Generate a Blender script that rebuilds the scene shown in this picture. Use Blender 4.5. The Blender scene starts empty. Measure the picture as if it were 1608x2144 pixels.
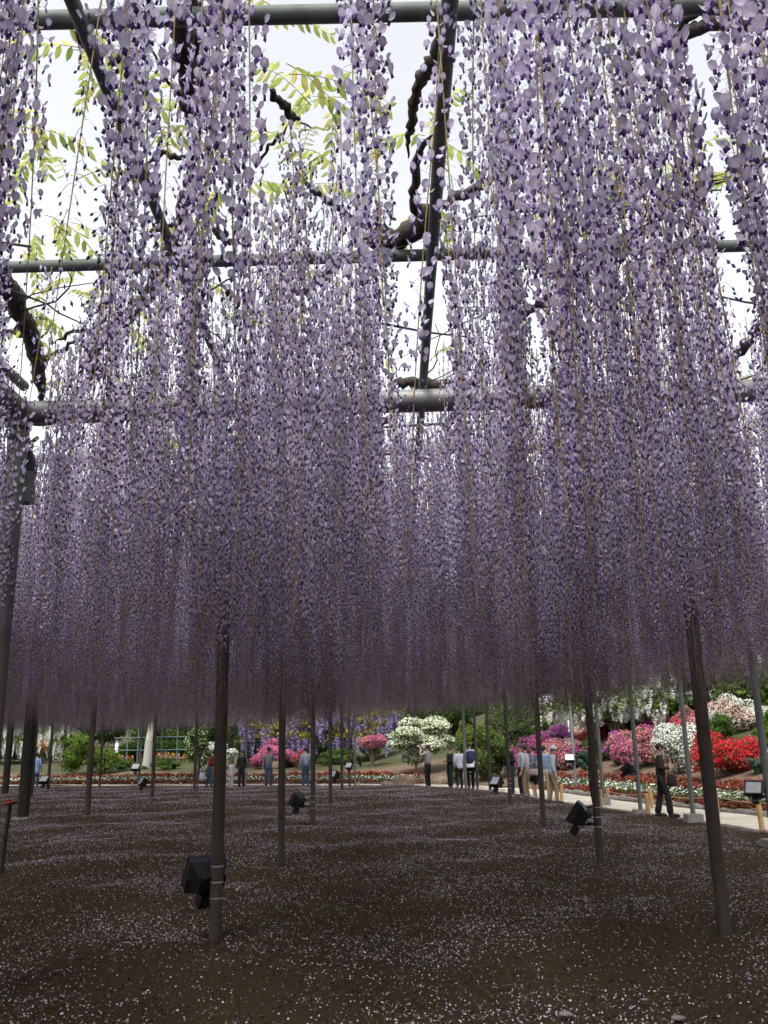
import bpy, math, random
import numpy as np
from mathutils import Vector, Matrix, Euler

# ------------------------------------------------------------------ camera, sky, sun, exposure
SC = bpy.context.scene
F, CX, CY = 1867.0, 804.0, 1072.0            # focal length and centre in photo pixels (1608 x 2144)
PITCH, ROLL, EYE = math.radians(14.85), math.radians(1.1), 1.6
CAMROT = Matrix.Rotation(math.pi / 2 + PITCH, 3, 'X') @ Matrix.Rotation(-ROLL, 3, 'Z')
cam = bpy.data.objects.new('camera', bpy.data.cameras.new('camera'))
SC.collection.objects.link(cam)
cam.matrix_world = Matrix.Translation((0, 0, EYE)) @ CAMROT.to_4x4()
cam.data.sensor_fit = 'VERTICAL'
cam.data.sensor_height = 36.0
cam.data.lens = 36.0 * F / 2144.0
cam.data.clip_start, cam.data.clip_end = 0.05, 2000
SC.camera = cam

SUN_EL, SUN_AZ = math.radians(58), math.radians(200)
w = bpy.data.worlds.new('World'); SC.world = w; w.use_nodes = True
nt = w.node_tree; nt.nodes.clear()
sky = nt.nodes.new('ShaderNodeTexSky'); sky.sky_type = 'NISHITA'; sky.sun_disc = False
sky.sun_elevation, sky.sun_rotation = SUN_EL, SUN_AZ
sky.air_density, sky.dust_density, sky.ozone_density = 1.0, 4.0, 1.0
hs = nt.nodes.new('ShaderNodeHueSaturation'); hs.inputs['Saturation'].default_value = 0.14
bg = nt.nodes.new('ShaderNodeBackground'); bg.inputs['Strength'].default_value = 0.15
wo = nt.nodes.new('ShaderNodeOutputWorld')
nt.links.new(sky.outputs[0], hs.inputs['Color']); nt.links.new(hs.outputs[0], bg.inputs[0]); nt.links.new(bg.outputs[0], wo.inputs[0])

sl = bpy.data.lights.new('sun', 'SUN'); sl.energy = 1.3; sl.angle = math.radians(16); sl.color = (1, 0.96, 0.9)
so = bpy.data.objects.new('sun', sl); SC.collection.objects.link(so)
so.rotation_euler = (math.pi / 2 - SUN_EL, 0, math.pi - SUN_AZ)   # lamp points away from the sun's place in the sky
SC.view_settings.view_transform = 'Standard'; SC.view_settings.look = 'None'
SC.view_settings.gamma = 1.0; SC.view_settings.use_curve_mapping = False
SC.view_settings.exposure = 1.4
SC.cycles.max_bounces = 10; SC.cycles.diffuse_bounces = 6; SC.cycles.transmission_bounces = 6
SC.cycles.sample_clamp_indirect = 6

RNG = np.random.RandomState(7); random.seed(7)
COL = SC.collection

# ------------------------------------------------------------------ helpers
def ray(x, y):
    return CAMROT @ Vector(((x - CX) / F, -(y - CY) / F, -1.0))
def at_z(x, y, z):
    d = ray(x, y); return Vector((0, 0, EYE)) + d * ((z - EYE) / d.z)
def at_y(x, y, Y):
    d = ray(x, y); return Vector((0, 0, EYE)) + d * (Y / d.y)
CR = np.array(CAMROT)
def project(P):
    q = (np.asarray(P, float) - [0, 0, EYE]) @ CR
    dep = -q[..., 2]
    return CX + F * q[..., 0] / dep, CY - F * q[..., 1] / dep, dep
def depth(p):
    return float(project(np.array(p))[2])

class MB:
    """collects faces for one mesh"""
    def __init__(s): s.v, s.f, s.m, s.sm = [], [], [], []
    def add(s, vs, fs, mi=0, smooth=False):
        o = len(s.v); s.v += [tuple(v) for v in vs]
        for f in fs: s.f.append(tuple(o + i for i in f)); s.m.append(mi); s.sm.append(smooth)
    def box(s, c, size, rot=None, mi=0, taper=1.0):
        x, y, z = (k / 2 for k in size); c = Vector(c)
        vs = [Vector(p) for p in ((-x,-y,-z),(x,-y,-z),(x,y,-z),(-x,y,-z),(-x*taper,-y*taper,z),(x*taper,-y*taper,z),(x*taper,y*taper,z),(-x*taper,y*taper,z))]
        if rot is not None: vs = [rot @ v for v in vs]
        s.add([v + c for v in vs], [(3,2,1,0),(4,5,6,7),(0,1,5,4),(1,2,6,5),(2,3,7,6),(3,0,4,7)], mi)
    def tube(s, pts, rad, n=8, mi=0, cap=True, smooth=True):
        pts = [Vector(p) for p in pts]
        if not hasattr(rad, '__len__'): rad = [rad] * len(pts)
        rings = []; up = Vector((0.123, 0.31, 0.94))
        for i, p in enumerate(pts):
            t = (pts[min(i + 1, len(pts) - 1)] - pts[max(i - 1, 0)])
            t = t.normalized() if t.length > 1e-9 else Vector((0, 0, 1))
            a = t.cross(up)
            if a.length < 0.2: a = t.cross(Vector((1, 0, 0)))
            a.normalize(); b = t.cross(a)
            rings.append([p + (a * math.cos(2*math.pi*k/n) + b * math.sin(2*math.pi*k/n)) * rad[i] for k in range(n)])
        vs = [v for r in rings for v in r]; fs = []
        for i in range(len(pts) - 1):
            for k in range(n):
                k2 = (k + 1) % n; fs.append((i*n+k, i*n+k2, (i+1)*n+k2, (i+1)*n+k))
        s.add(vs, fs, mi, smooth)
        if cap: s.add(rings[0], [tuple(range(n - 1, -1, -1))], mi); s.add(rings[-1], [tuple(range(n))], mi)
    def blob(s, c, r, n=8, m=5, mi=0, jit=0.0, rng=random):
        """lumpy ellipsoid"""
        c = Vector(c); vs = []; 
        if not hasattr(r, '__len__'): r = (r, r, r)
        J = lambda: 1 + jit * (rng.random() - .5) * 2
        j0 = J(); vs.append(c + Vector((0, 0, r[2] * j0)))
        for i in range(1, m):
            a = math.pi * i / m
            for k in range(n):
                b = 2 * math.pi * k / n; j = J()
                vs.append(c + Vector((r[0]*math.sin(a)*math.cos(b), r[1]*math.sin(a)*math.sin(b), r[2]*math.cos(a))) * j)
        vs.append(c - Vector((0, 0, r[2] * J())))
        fs = [(0, 1 + k, 1 + (k + 1) % n) for k in range(n)]
        for i in range(m - 2):
            for k in range(n):
                a, b = 1 + i*n + k, 1 + i*n + (k+1) % n; fs.append((a, a + n, b + n, b))
        L = len(vs) - 1; o = 1 + (m - 2) * n
        fs += [(L, o + (k + 1) % n, o + k) for k in range(n)]
        s.add(vs, fs, mi, True)
    def mesh(s, name, mats):
        me = bpy.data.meshes.new(name); me.from_pydata(s.v, [], s.f)
        for m in (mats if isinstance(mats, (list, tuple)) else [mats]): me.materials.append(m)
        me.polygons.foreach_set('material_index', s.m); me.polygons.foreach_set('use_smooth', s.sm)
        me.update(); return me
    def build(s, name, mats, parent=None): return link(name, s.mesh(name, mats), parent)

def link(name, data, parent=None):
    o = bpy.data.objects.new(name, data); COL.objects.link(o)
    if parent is not None: o.parent = parent
    return o
def tag(o, label=None, cat=None, group=None, kind=None):
    for k, v in (('label', label), ('category', cat), ('group', group), ('kind', kind)):
        if v: o[k] = v
    return o
def thing(name, label, cat, loc=(0, 0, 0), rz=0.0, group=None):
    o = bpy.data.objects.new(name, None); COL.objects.link(o); o.empty_display_size = .1
    o.location = loc; o.rotation_euler = (0, 0, rz); return tag(o, label, cat, group)

def quads_mesh(name, V, mats, mat_idx=None, n=4):
    """V: (N, n, 3) loose n-gons, fast"""
    N = V.shape[0]; me = bpy.data.meshes.new(name)
    me.vertices.add(N * n); me.vertices.foreach_set('co', V.reshape(-1).astype(np.float32))
    me.loops.add(N * n); me.loops.foreach_set('vertex_index', np.arange(N * n, dtype=np.int32))
    me.polygons.add(N); me.polygons.foreach_set('loop_start', np.arange(0, N * n, n, dtype=np.int32))
    me.polygons.foreach_set('loop_total', np.full(N, n, dtype=np.int32))
    for m in (mats if isinstance(mats, (list, tuple)) else [mats]): me.materials.append(m)
    if mat_idx is not None: me.polygons.foreach_set('material_index', np.asarray(mat_idx, np.int32))
    me.update(calc_edges=True); return me

def leaf_quads(C, Nrm, size, aspect=1.8, rng=RNG, fold=0.0):
    """diamond-shaped leaf faces at centres C with normals Nrm"""
    N = len(C); Nrm = Nrm / (np.linalg.norm(Nrm, axis=1, keepdims=True) + 1e-9)
    r = rng.normal(size=(N, 3)); t = np.cross(Nrm, r); t /= np.linalg.norm(t, axis=1, keepdims=True) + 1e-9
    b = np.cross(Nrm, t); s = (np.asarray(size) * np.ones(N))[:, None]
    s = s * (0.7 + 0.6 * rng.rand(N, 1))
    return np.stack([C - t * s * .5 * aspect, C - b * s * .5 + t*s*.1, C + t * s * .5 * aspect, C + b * s * .5 + t*s*.1], 1)

# ------------------------------------------------------------------ materials
def new_mat(name):
    m = bpy.data.materials.new(name); m.use_nodes = True; m.node_tree.nodes.clear(); return m, m.node_tree.nodes, m.node_tree.links
def out(m, N, L, sh):
    o = N.new('ShaderNodeOutputMaterial'); L.new(sh, o.inputs[0]); return m
def ramp(N, L, fac, cols):
    r = N.new('ShaderNodeValToRGB'); L.new(fac, r.inputs[0]); e = r.color_ramp.elements
    while len(e) < len(cols): e.new(0.5)
    for i, (p, c) in enumerate(cols): e[i].position = p; e[i].color = (*c, 1)
    return r.outputs[0]
def noise(N, L, scale, detail=4, coord='Object', rough=.6):
    t = N.new('ShaderNodeTexCoord'); n = N.new('ShaderNodeTexNoise')
    n.inputs['Scale'].default_value = scale; n.inputs['Detail'].default_value = detail; n.inputs['Roughness'].default_value = rough
    L.new(t.outputs[coord], n.inputs['Vector']); return n.outputs[0]
def bump(N, L, h, strength=.3, dist=.02):
    b = N.new('ShaderNodeBump'); b.inputs['Strength'].default_value = strength; b.inputs['Distance'].default_value = dist
    L.new(h, b.inputs['Height']); return b.outputs[0]

def solid(name, c1, c2=None, scale=8, rough=.7, bmp=.0, metal=0.0, spec=.3, coord='Object', bscale=None):
    m, N, L = new_mat(name); p = N.new('ShaderNodeBsdfPrincipled')
    n = noise(N, L, scale, coord=coord)
    L.new(ramp(N, L, n, [(.3, c1), (.7, c2 or tuple(k * .75 for k in c1))]), p.inputs['Base Color'])
    p.inputs['Roughness'].default_value = rough; p.inputs['Metallic'].default_value = metal; p.inputs['Specular IOR Level'].default_value = spec
    if bmp: L.new(bump(N, L, noise(N, L, bscale or scale * 4, coord=coord), bmp), p.inputs['Normal'])
    return out(m, N, L, p.outputs[0])

def thin(name, cols, trans=.45, tcol=None, per='island', eye=None, vary=False):
    """leaf or petal: diffuse + translucent, colour varies by loose piece or by object"""
    m, N, L = new_mat(name)
    if per == 'island':
        g = N.new('ShaderNodeNewGeometry'); fac = g.outputs['Random Per Island']
    else:
        g = N.new('ShaderNodeObjectInfo'); fac = g.outputs['Random']
    c = ramp(N, L, fac, cols)
    if eye:
        at = N.new('ShaderNodeAttribute'); at.attribute_name = 'rim'; mx = N.new('ShaderNodeMix'); mx.data_type = 'RGBA'
        pw = N.new('ShaderNodeMath'); pw.operation = 'POWER'; pw.inputs[1].default_value = .6; L.new(at.outputs['Fac'], pw.inputs[0]); L.new(pw.outputs[0], mx.inputs[0]); mx.inputs[6].default_value = (*eye, 1); L.new(c, mx.inputs[7]); c = mx.outputs[2]
    if vary:                                  # flower clusters differ from one another
        oi = N.new('ShaderNodeObjectInfo'); mr = N.new('ShaderNodeMapRange'); mr.inputs[3].default_value = .74; mr.inputs[4].default_value = 1.34; L.new(oi.outputs['Random'], mr.inputs[0])
        wn = N.new('ShaderNodeTexWhiteNoise'); wn.noise_dimensions = '1D'; L.new(oi.outputs['Random'], wn.inputs['W']); hr = N.new('ShaderNodeMapRange'); hr.inputs[3].default_value = .482; hr.inputs[4].default_value = .518; L.new(wn.outputs[0], hr.inputs[0])
        hv = N.new('ShaderNodeHueSaturation'); hv.inputs['Saturation'].default_value = 1.04; L.new(hr.outputs[0], hv.inputs['Hue']); L.new(mr.outputs[0], hv.inputs['Value']); L.new(c, hv.inputs['Color']); c = hv.outputs[0]; tcol = None
    d = N.new('ShaderNodeBsdfDiffuse'); L.new(c, d.inputs[0])
    t = N.new('ShaderNodeBsdfTranslucent')
    if tcol: t.inputs[0].default_value = (*tcol, 1)
    else: L.new(c, t.inputs[0])
    x = N.new('ShaderNodeMixShader'); x.inputs[0].default_value = trans
    L.new(d.outputs[0], x.inputs[1]); L.new(t.outputs[0], x.inputs[2])
    return out(m, N, L, x.outputs[0])

M = {}
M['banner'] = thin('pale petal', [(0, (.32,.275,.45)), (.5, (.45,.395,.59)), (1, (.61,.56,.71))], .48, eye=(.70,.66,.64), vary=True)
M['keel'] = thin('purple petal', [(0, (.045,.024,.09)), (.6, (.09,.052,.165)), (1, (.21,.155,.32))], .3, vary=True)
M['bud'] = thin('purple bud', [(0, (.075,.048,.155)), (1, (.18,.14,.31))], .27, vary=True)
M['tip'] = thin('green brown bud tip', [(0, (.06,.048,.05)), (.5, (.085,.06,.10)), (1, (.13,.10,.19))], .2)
M['stem'] = solid('green stem', (.26,.215,.08), (.17,.13,.06), 30, .7)
M['bark'] = solid('dark bark', (.055,.045,.035), (.025,.021,.018), 14, .9, .8, bscale=40)
M['leafy'] = thin('yellow green leaf', [(0, (.18,.25,.055)), (.5, (.34,.37,.10)), (1, (.48,.44,.17))], .65)
M['steel'] = solid('grey galvanised steel', (.19,.19,.185), (.12,.12,.115), 5, .5, .05, .3)
M['mossy'] = solid('weathered green grey pipe', (.10,.115,.10), (.055,.065,.055), 9, .65, .1)
M['brownpost'] = solid('brown painted steel', (.072,.055,.041), (.036,.033,.030), 3.5, .6, .2)
M['greypost'] = solid('grey painted steel', (.16,.17,.17), (.11,.12,.12), 4, .55, .05, .2)
M['darkpost'] = solid('black green post', (.022,.024,.018), (.035,.03,.022), 6, .8, .3)
M['concrete'] = solid('concrete footing', (.30,.29,.27), (.20,.19,.18), 12, .9, .3)
M['black'] = solid('black metal', (.012,.013,.016), (.02,.021,.026), 10, .45, .05)
M['lens'] = solid('lamp glass', (.42,.44,.45), (.30,.32,.34), 8, .18, 0, .1, .6)
M['strap'] = solid('steel strap', (.55,.56,.57), (.42,.43,.44), 20, .35, 0, .8)
M['wood'] = solid('pale wooden post', (.50,.33,.16), (.40,.25,.11), 10, .75, .2)
M['rope'] = solid('pale rope', (.55,.45,.28), (.42,.33,.2), 60, .9)
M['stone'] = solid('grey stone', (.24,.22,.20), (.13,.12,.11), 7, .9, .5, bscale=30)
M['rust'] = solid('red valve', (.22,.03,.02), (.12,.02,.015), 15, .6)

def plank_mat():
    m, N, L = new_mat('pale boardwalk timber'); p = N.new('ShaderNodeBsdfPrincipled'); p.inputs['Roughness'].default_value = .8
    oi = N.new('ShaderNodeObjectInfo'); n = noise(N, L, 6); mx = N.new('ShaderNodeMath'); mx.operation = 'MULTIPLY_ADD'
    L.new(oi.outputs['Random'], mx.inputs[0]); mx.inputs[1].default_value = .6; L.new(n, mx.inputs[2])
    L.new(ramp(N, L, mx.outputs[0], [(.3, (.42,.37,.28)), (.7, (.52,.47,.37)), (1.1, (.60,.54,.44))]), p.inputs['Base Color'])
    L.new(bump(N, L, noise(N, L, 40), .2), p.inputs['Normal']); return out(m, N, L, p.outputs[0])
M['plank'] = plank_mat()  # sun bleached boards

def lawn_mat():
    m, N, L = new_mat('dark mossy soil'); p = N.new('ShaderNodeBsdfPrincipled'); p.inputs['Roughness'].default_value = 1; p.inputs['Specular IOR Level'].default_value = .1
    a = noise(N, L, 1.3, 6); b = noise(N, L, 55, 5)
    mx = N.new('ShaderNodeMath'); mx.operation = 'MULTIPLY_ADD'; L.new(b, mx.inputs[0]); mx.inputs[1].default_value = .6
    ml = N.new('ShaderNodeMath'); ml.operation = 'MULTIPLY'; L.new(a, ml.inputs[0]); ml.inputs[1].default_value = .5; L.new(ml.outputs[0], mx.inputs[2])
    L.new(ramp(N, L, mx.outputs[0], [(.36, (.014,.010,.006)), (.5, (.046,.029,.016)), (.6, (.032,.027,.013)), (.72, (.085,.058,.036))]), p.inputs['Base Color'])
    L.new(bump(N, L, b, .9, .03), p.inputs['Normal']); return out(m, N, L, p.outputs[0])
M['lawn'] = lawn_mat()
def bank_mat():
    m, N, L = new_mat('garden soil and grass'); p = N.new('ShaderNodeBsdfPrincipled'); p.inputs['Roughness'].default_value = 1; p.inputs['Specular IOR Level'].default_value = .1
    a = noise(N, L, .25, 5); b = noise(N, L, 12, 6)
    at = N.new('ShaderNodeAttribute'); at.attribute_name = 'grassy'
    so_ = ramp(N, L, b, [(.3, (.06,.045,.03)), (.5, (.105,.075,.05)), (.7, (.15,.115,.08))])
    gr = ramp(N, L, b, [(.3, (.022,.032,.012)), (.5, (.045,.048,.022)), (.7, (.085,.07,.04))])
    ad = N.new('ShaderNodeMath'); ad.operation = 'ADD'; L.new(at.outputs['Fac'], ad.inputs[0]); L.new(a, ad.inputs[1])
    st = N.new('ShaderNodeMapRange'); st.inputs[1].default_value = .75; st.inputs[2].default_value = 1.05; L.new(ad.outputs[0], st.inputs[0])
    mx = N.new('ShaderNodeMix'); mx.data_type = 'RGBA'; L.new(st.outputs[0], mx.inputs[0]); L.new(so_, mx.inputs[6]); L.new(gr, mx.inputs[7])
    L.new(mx.outputs[2], p.inputs['Base Color']); L.new(bump(N, L, b, .7, .05), p.inputs['Normal']); return out(m, N, L, p.outputs[0])
M['bank'] = bank_mat()
M['petal_fallen'] = thin('fallen petal', [(0, (.12,.085,.075)), (.25, (.27,.23,.27)), (.65, (.43,.385,.47)), (1, (.62,.58,.66))], .2)
M['gravel'] = solid('grey gravel', (.30,.29,.28), (.22,.21,.20), 20, 1)

# ------------------------------------------------------------------ plan of the place
EDGE_PX = [(0, 1645), (300, 1645), (700, 1644), (900, 1645), (1040, 1655), (1130, 1672), (1270, 1692), (1400, 1707), (1500, 1722), (1608, 1742)]
E = [at_z(x, y, 0) for x, y in EDGE_PX]
EDGE = [(-60, E[0].y + 4)] + [(p.x, p.y) for p in E] + [(E[-1].x + .1, 12), (E[-1].x - .1, 4), (E[-1].x - .6, -12)]
EDGE = np.array(EDGE)
# smooth the edge curve a little
def resample(P, step=0.5, it=2):
    seg = np.linalg.norm(np.diff(P, axis=0), axis=1); s = np.r_[0, np.cumsum(seg)]
    t = np.arange(0, s[-1], step); Q = np.stack([np.interp(t, s, P[:, 0]), np.interp(t, s, P[:, 1])], 1)
    for _ in range(it * 4): Q[1:-1] = (Q[:-2] + Q[1:-1] * 2 + Q[2:]) / 4
    return Q
EDGE = resample(EDGE, .5, 5)
def edge_dist(X, Y):
    """signed distance to the lawn edge, positive outside"""
    P = np.stack([np.ravel(X), np.ravel(Y)], 1); A, B = EDGE[:-1], EDGE[1:]; best = np.full(len(P), 1e9); sg = np.ones(len(P))
    for a, b in zip(A, B):
        d = b - a; t = np.clip(((P - a) @ d) / (d @ d), 0, 1); q = a + t[:, None] * d; v = P - q
        r = np.hypot(v[:, 0], v[:, 1]); c = d[0] * v[:, 1] - d[1] * v[:, 0]
        m = r < best; best[m] = r[m]; sg[m] = np.sign(c[m])
    return (best * sg).reshape(np.shape(X))
WALK = 1.75
def terrain(X, Y, D=None):
    X = np.asarray(X, float); Y = np.asarray(Y, float)
    if D is None: D = edge_dist(X, Y)
    s = np.clip((X + 1.0) / 9.0, 0, 1)                    # the bank is steeper on the right
    d1 = np.clip(D - 2.0, 0, 3.2); d2 = np.clip(D - 5.2, 0, 11.0); d3 = np.clip(D - 16.2, 0, 200)
    z = -0.10 + d1 * .11 + d2 * (.075 + .21 * s) + d3 * (.04 + .05 * s)
    z = z + .04 * np.sin(X * 1.1) * np.sin(Y * .9) * np.clip(D - 4, 0, 1)
    return np.where(D < 0, -0.12, z)
def ground_hit(x, y, tmax=140):
    d = ray(x, y); t = np.arange(12, tmax, .25); X = d.x * t; Y = d.y * t; Z = EYE + d.z * t
    T = terrain(X, Y); k = np.argmax(Z < T)
    if Z[k] >= T[k]: k = len(t) - 1
    return Vector((X[k], Y[k], T[k]))
def px_m(p): return depth(p) / F          # metres per photo pixel at p

def grid_mesh(name, xs, ys, zf, mat, attr=None):
    XX, YY = np.meshgrid(xs, ys); Z = zf(XX, YY); nx, ny = len(xs), len(ys)
    V = np.stack([XX, YY, Z], -1).reshape(-1, 3); i = np.arange(nx * ny).reshape(ny, nx)
    Q = np.stack([i[:-1, :-1], i[:-1, 1:], i[1:, 1:], i[1:, :-1]], -1).reshape(-1, 4)
    me = bpy.data.meshes.new(name); me.from_pydata(V.tolist(), [], Q.tolist()); me.materials.append(mat)
    me.polygons.foreach_set('use_smooth', [True] * len(Q))
    if attr:
        a = me.attributes.new(attr[0], 'FLOAT', 'POINT'); a.data.foreach_set('value', attr[1](XX, YY).reshape(-1).astype(np.float32))
    me.update(); return me
xs = np.r_[np.linspace(-400, -60, 12)[:-1], np.arange(-60, 40, .8), np.linspace(40, 400, 12)]
ys = np.r_[np.linspace(-200, -12, 6)[:-1], np.arange(-12, 90, .8), np.linspace(90, 700, 14)]
def grassy(X, Y):
    D = edge_dist(X, Y); return np.clip((D - 6.0) / 2, 0, 1) * .45 * np.clip((2 - X) / 6, .1, 1) + np.clip((D - 8) / 4, 0, 1) * .9
g = link('ground', grid_mesh('ground', xs, ys, terrain, M['bank'], ('grassy', grassy))); tag(g, kind='structure')

# the raised bed under the wisteria: strips running in from the edge curve
def lawn_z(X, Y): return .025 * np.sin(X * 1.3 + .5 * Y) + .02 * np.sin(Y * 1.7 - X * .6) + .012 * np.sin(X * 4.1) * np.sin(Y * 3.7) + .10 * np.clip((5.8 - X) / 1.6, 0, 1) * np.clip((Y - 23) / 6, 0, 1)
def build_lawn():
    mb_v, mb_f = [], []; cen = np.array([-8.0, 12.0]); K = [0, .004, .012] + list(np.linspace(.02, .97, 110))
    n = len(EDGE)
    for k in K:
        P = EDGE * (1 - k) + cen * k
        z = lawn_z(P[:, 0], P[:, 1]) * min(1, k * 12) + (-.14 if k == 0 else (-.05 if k < .01 else 0))
        mb_v += [(a, b, c) for (a, b), c in zip(P, z)]
    for i in range(len(K) - 1):
        for j in range(n - 1): mb_f.append((i*n+j, (i+1)*n+j, (i+1)*n+j+1, i*n+j+1))
    me = bpy.data.meshes.new('lawn'); me.from_pydata(mb_v, [], mb_f); me.materials.append(M['lawn'])
    me.polygons.foreach_set('use_smooth', [True] * len(mb_f)); me.update(); return link('lawn', me)
tag(build_lawn(), kind='structure')
# foreground floor of the bed reaches past the camera
fl = link('near_lawn', grid_mesh('near_lawn', np.arange(-40, 7, .25), np.arange(-12, 14, .25), lambda X, Y: np.where(edge_dist(X, Y) < -.4, -.008 + lawn_z(X, Y), -.16), M['lawn']))
tag(fl, kind='structure')

# fallen petals: loose little faces, thick in drifts
def fallen():
    P = []
    for (y0, y1, dens, size) in ((1.2, 7, 1000, .0122), (7, 14, 950, .0128), (14, 26, 680, .0155), (26, 46, 330, .021)):
        wx = .52 * y1 + 1; area = (y1 - y0) * 2 * wx; n = int(area * dens)
        X = RNG.uniform(-wx, wx, n); Y = RNG.uniform(y0, y1, n)
        k = np.abs(X) < .5 * Y + 1; X, Y = X[k], Y[k]
        D = edge_dist(X, Y); k = D < -.05; X, Y = X[k], Y[k]
        dr = .44 + .24*np.sin(X*1.9 + 1.3*np.sin(Y*1.1)) + .24*np.sin(Y*2.3 + 1.7*np.sin(X*.9+2)) + .22*np.sin(X*5.3 + Y*4.1) * np.sin(Y*6.1 - X*2.2)
        k = RNG.rand(len(X)) < np.clip(dr, .2, 1) ; X, Y = X[k], Y[k]
        C = np.stack([X, Y, lawn_z(X, Y) + .007 + .008 * RNG.rand(len(X))], 1)
        Nn = RNG.normal(size=C.shape) * [.55, .55, 0] + [0, 0, 1]
        P.append(leaf_quads(C, Nn, size, 1.25))
    V = np.concatenate(P); me = quads_mesh('fallen_petals', V, M['petal_fallen'])
    tag(link('fallen_petals', me), kind='stuff', label='pale lilac petals fallen over the dark ground', cat='petals')
fallen()
# dead leaf scraps, bud scales and twig bits between the petals
def litter():
    n = 26000; Y = RNG.uniform(1.2, 15, n) ** 1.0; X = RNG.uniform(-1, 1, n) * (.5 * Y + 1); k = edge_dist(X, Y) < -.1; X, Y = X[k], Y[k]
    C = np.stack([X, Y, lawn_z(X, Y) + .006 + .006 * RNG.rand(len(X))], 1); q = leaf_quads(C, RNG.normal(size=C.shape) * [.6, .6, 0] + [0, 0, 1], .014, RNG.choice([1.4, 2.2, 3.5], (len(C), 1)))
    m = thin('dead leaf scrap', [(0, (.035,.022,.012)), (.5, (.085,.055,.03)), (.8, (.06,.065,.025)), (1, (.16,.11,.06))], .1)
    tag(link('leaf_litter', quads_mesh('leaf_litter', q, m)), 'brown scraps of dead leaf and twig between the fallen petals', 'leaf litter', None, 'stuff')
litter()
# small stones lying on the bed in the foreground
for (x, y, r) in ((1185, 2128, .035), (1420, 2135, .03), (1350, 2095, .018)):
    p = at_z(x, y, 0); b = MB(); b.blob((0, 0, .3 * r), (r * 1.5, r, r * .5), 9, 5, 0, .15)
    tag(b.build('pebble', M['stone']), {1185: 'pale flat stone at the bottom edge of the petal covered ground', 1420: 'whitish stone in the petals below the right hand post', 1350: 'smallest pale pebble among the petals in front'}[x], 'stone', 'loose stones in the bed').location = p

# ------------------------------------------------------------------ boardwalk
def offset_curve(d0, step):
    P = resample(EDGE, step, 0); T = np.gradient(P, axis=0); T /= np.linalg.norm(T, axis=1, keepdims=True)
    return P, T, np.stack([-T[:, 1], T[:, 0]], 1)
BW = bpy.data.objects.new('boardwalk', None); COL.objects.link(BW); tag(BW, kind='structure')
def build_boardwalk():
    P, T, Nn = offset_curve(0, .2); me = None; rest = MB(); cnt = 0
    for p, t, n in zip(P, T, Nn):
        if p[1] < 3 or p[0] < -45: continue
        c = p + n * (WALK / 2 + .12)
        rot = Matrix(((n[0], t[0], 0), (n[1], t[1], 0), (0, 0, 1)))
        z = -.045 + random.uniform(-.004, .004)
        if p[0] > -4 and p[1] > 9 and cnt < 290:
            if me is None:
                b = MB(); b.box((0, 0, 0), (WALK - .1, .186, .05)); me = b.mesh('plank', M['plank'])
            o = link('plank', me, BW); o.location = (c[0], c[1], z); o.rotation_euler = rot.to_euler(); cnt += 1
        else: rest.box((c[0], c[1], z), (WALK - .1, .186, .05), rot)
    o = rest.build('plank_run', M['plank'], BW); o['kind'] = 'stuff'
build_boardwalk()

# edging stones on both sides of the boardwalk
def edging():
    meshes = []
    for k in range(6):
        b = MB(); rr = random.Random(k); b.blob((0, 0, 0), (.20 + .06 * rr.random(), .15, .12), 9, 6, 0, .16, rr); meshes.append(b.mesh('edging_stone', M['stone']))
    P, T, Nn = offset_curve(0, .34)
    for i, (p, t, n) in enumerate(zip(P, T, Nn)):
        if not (9.5 < p[1] < 33 and p[0] > 3): continue
        for side in (0, 1):
            if side == 0 and (p[1] > 18.5 or random.random() < .35): continue
            sc = .95 if side else .45
            c = p + n * ((WALK + .30) if side else .06) + RNG.normal(size=2) * .03
            o = link('edging_stone', meshes[random.randrange(6)]); o.location = (c[0], c[1], (-.03 if side else -.03))
            o.rotation_euler = (random.uniform(-.2, .2), random.uniform(-.2, .2), math.atan2(t[1], t[0]) + random.uniform(-.3, .3))
            s = sc * random.uniform(.75, 1.2); o.scale = (s, s, s * random.uniform(.8, 1.2))
            tag(o, 'grey edging stone lining the garden side of the boardwalk' if side else 'small grey stone along the boardwalk edge beside the petal bed', 'stone', 'stones along the garden side of the boardwalk' if side else 'stones along the bed side of the boardwalk')
edging()

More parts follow.
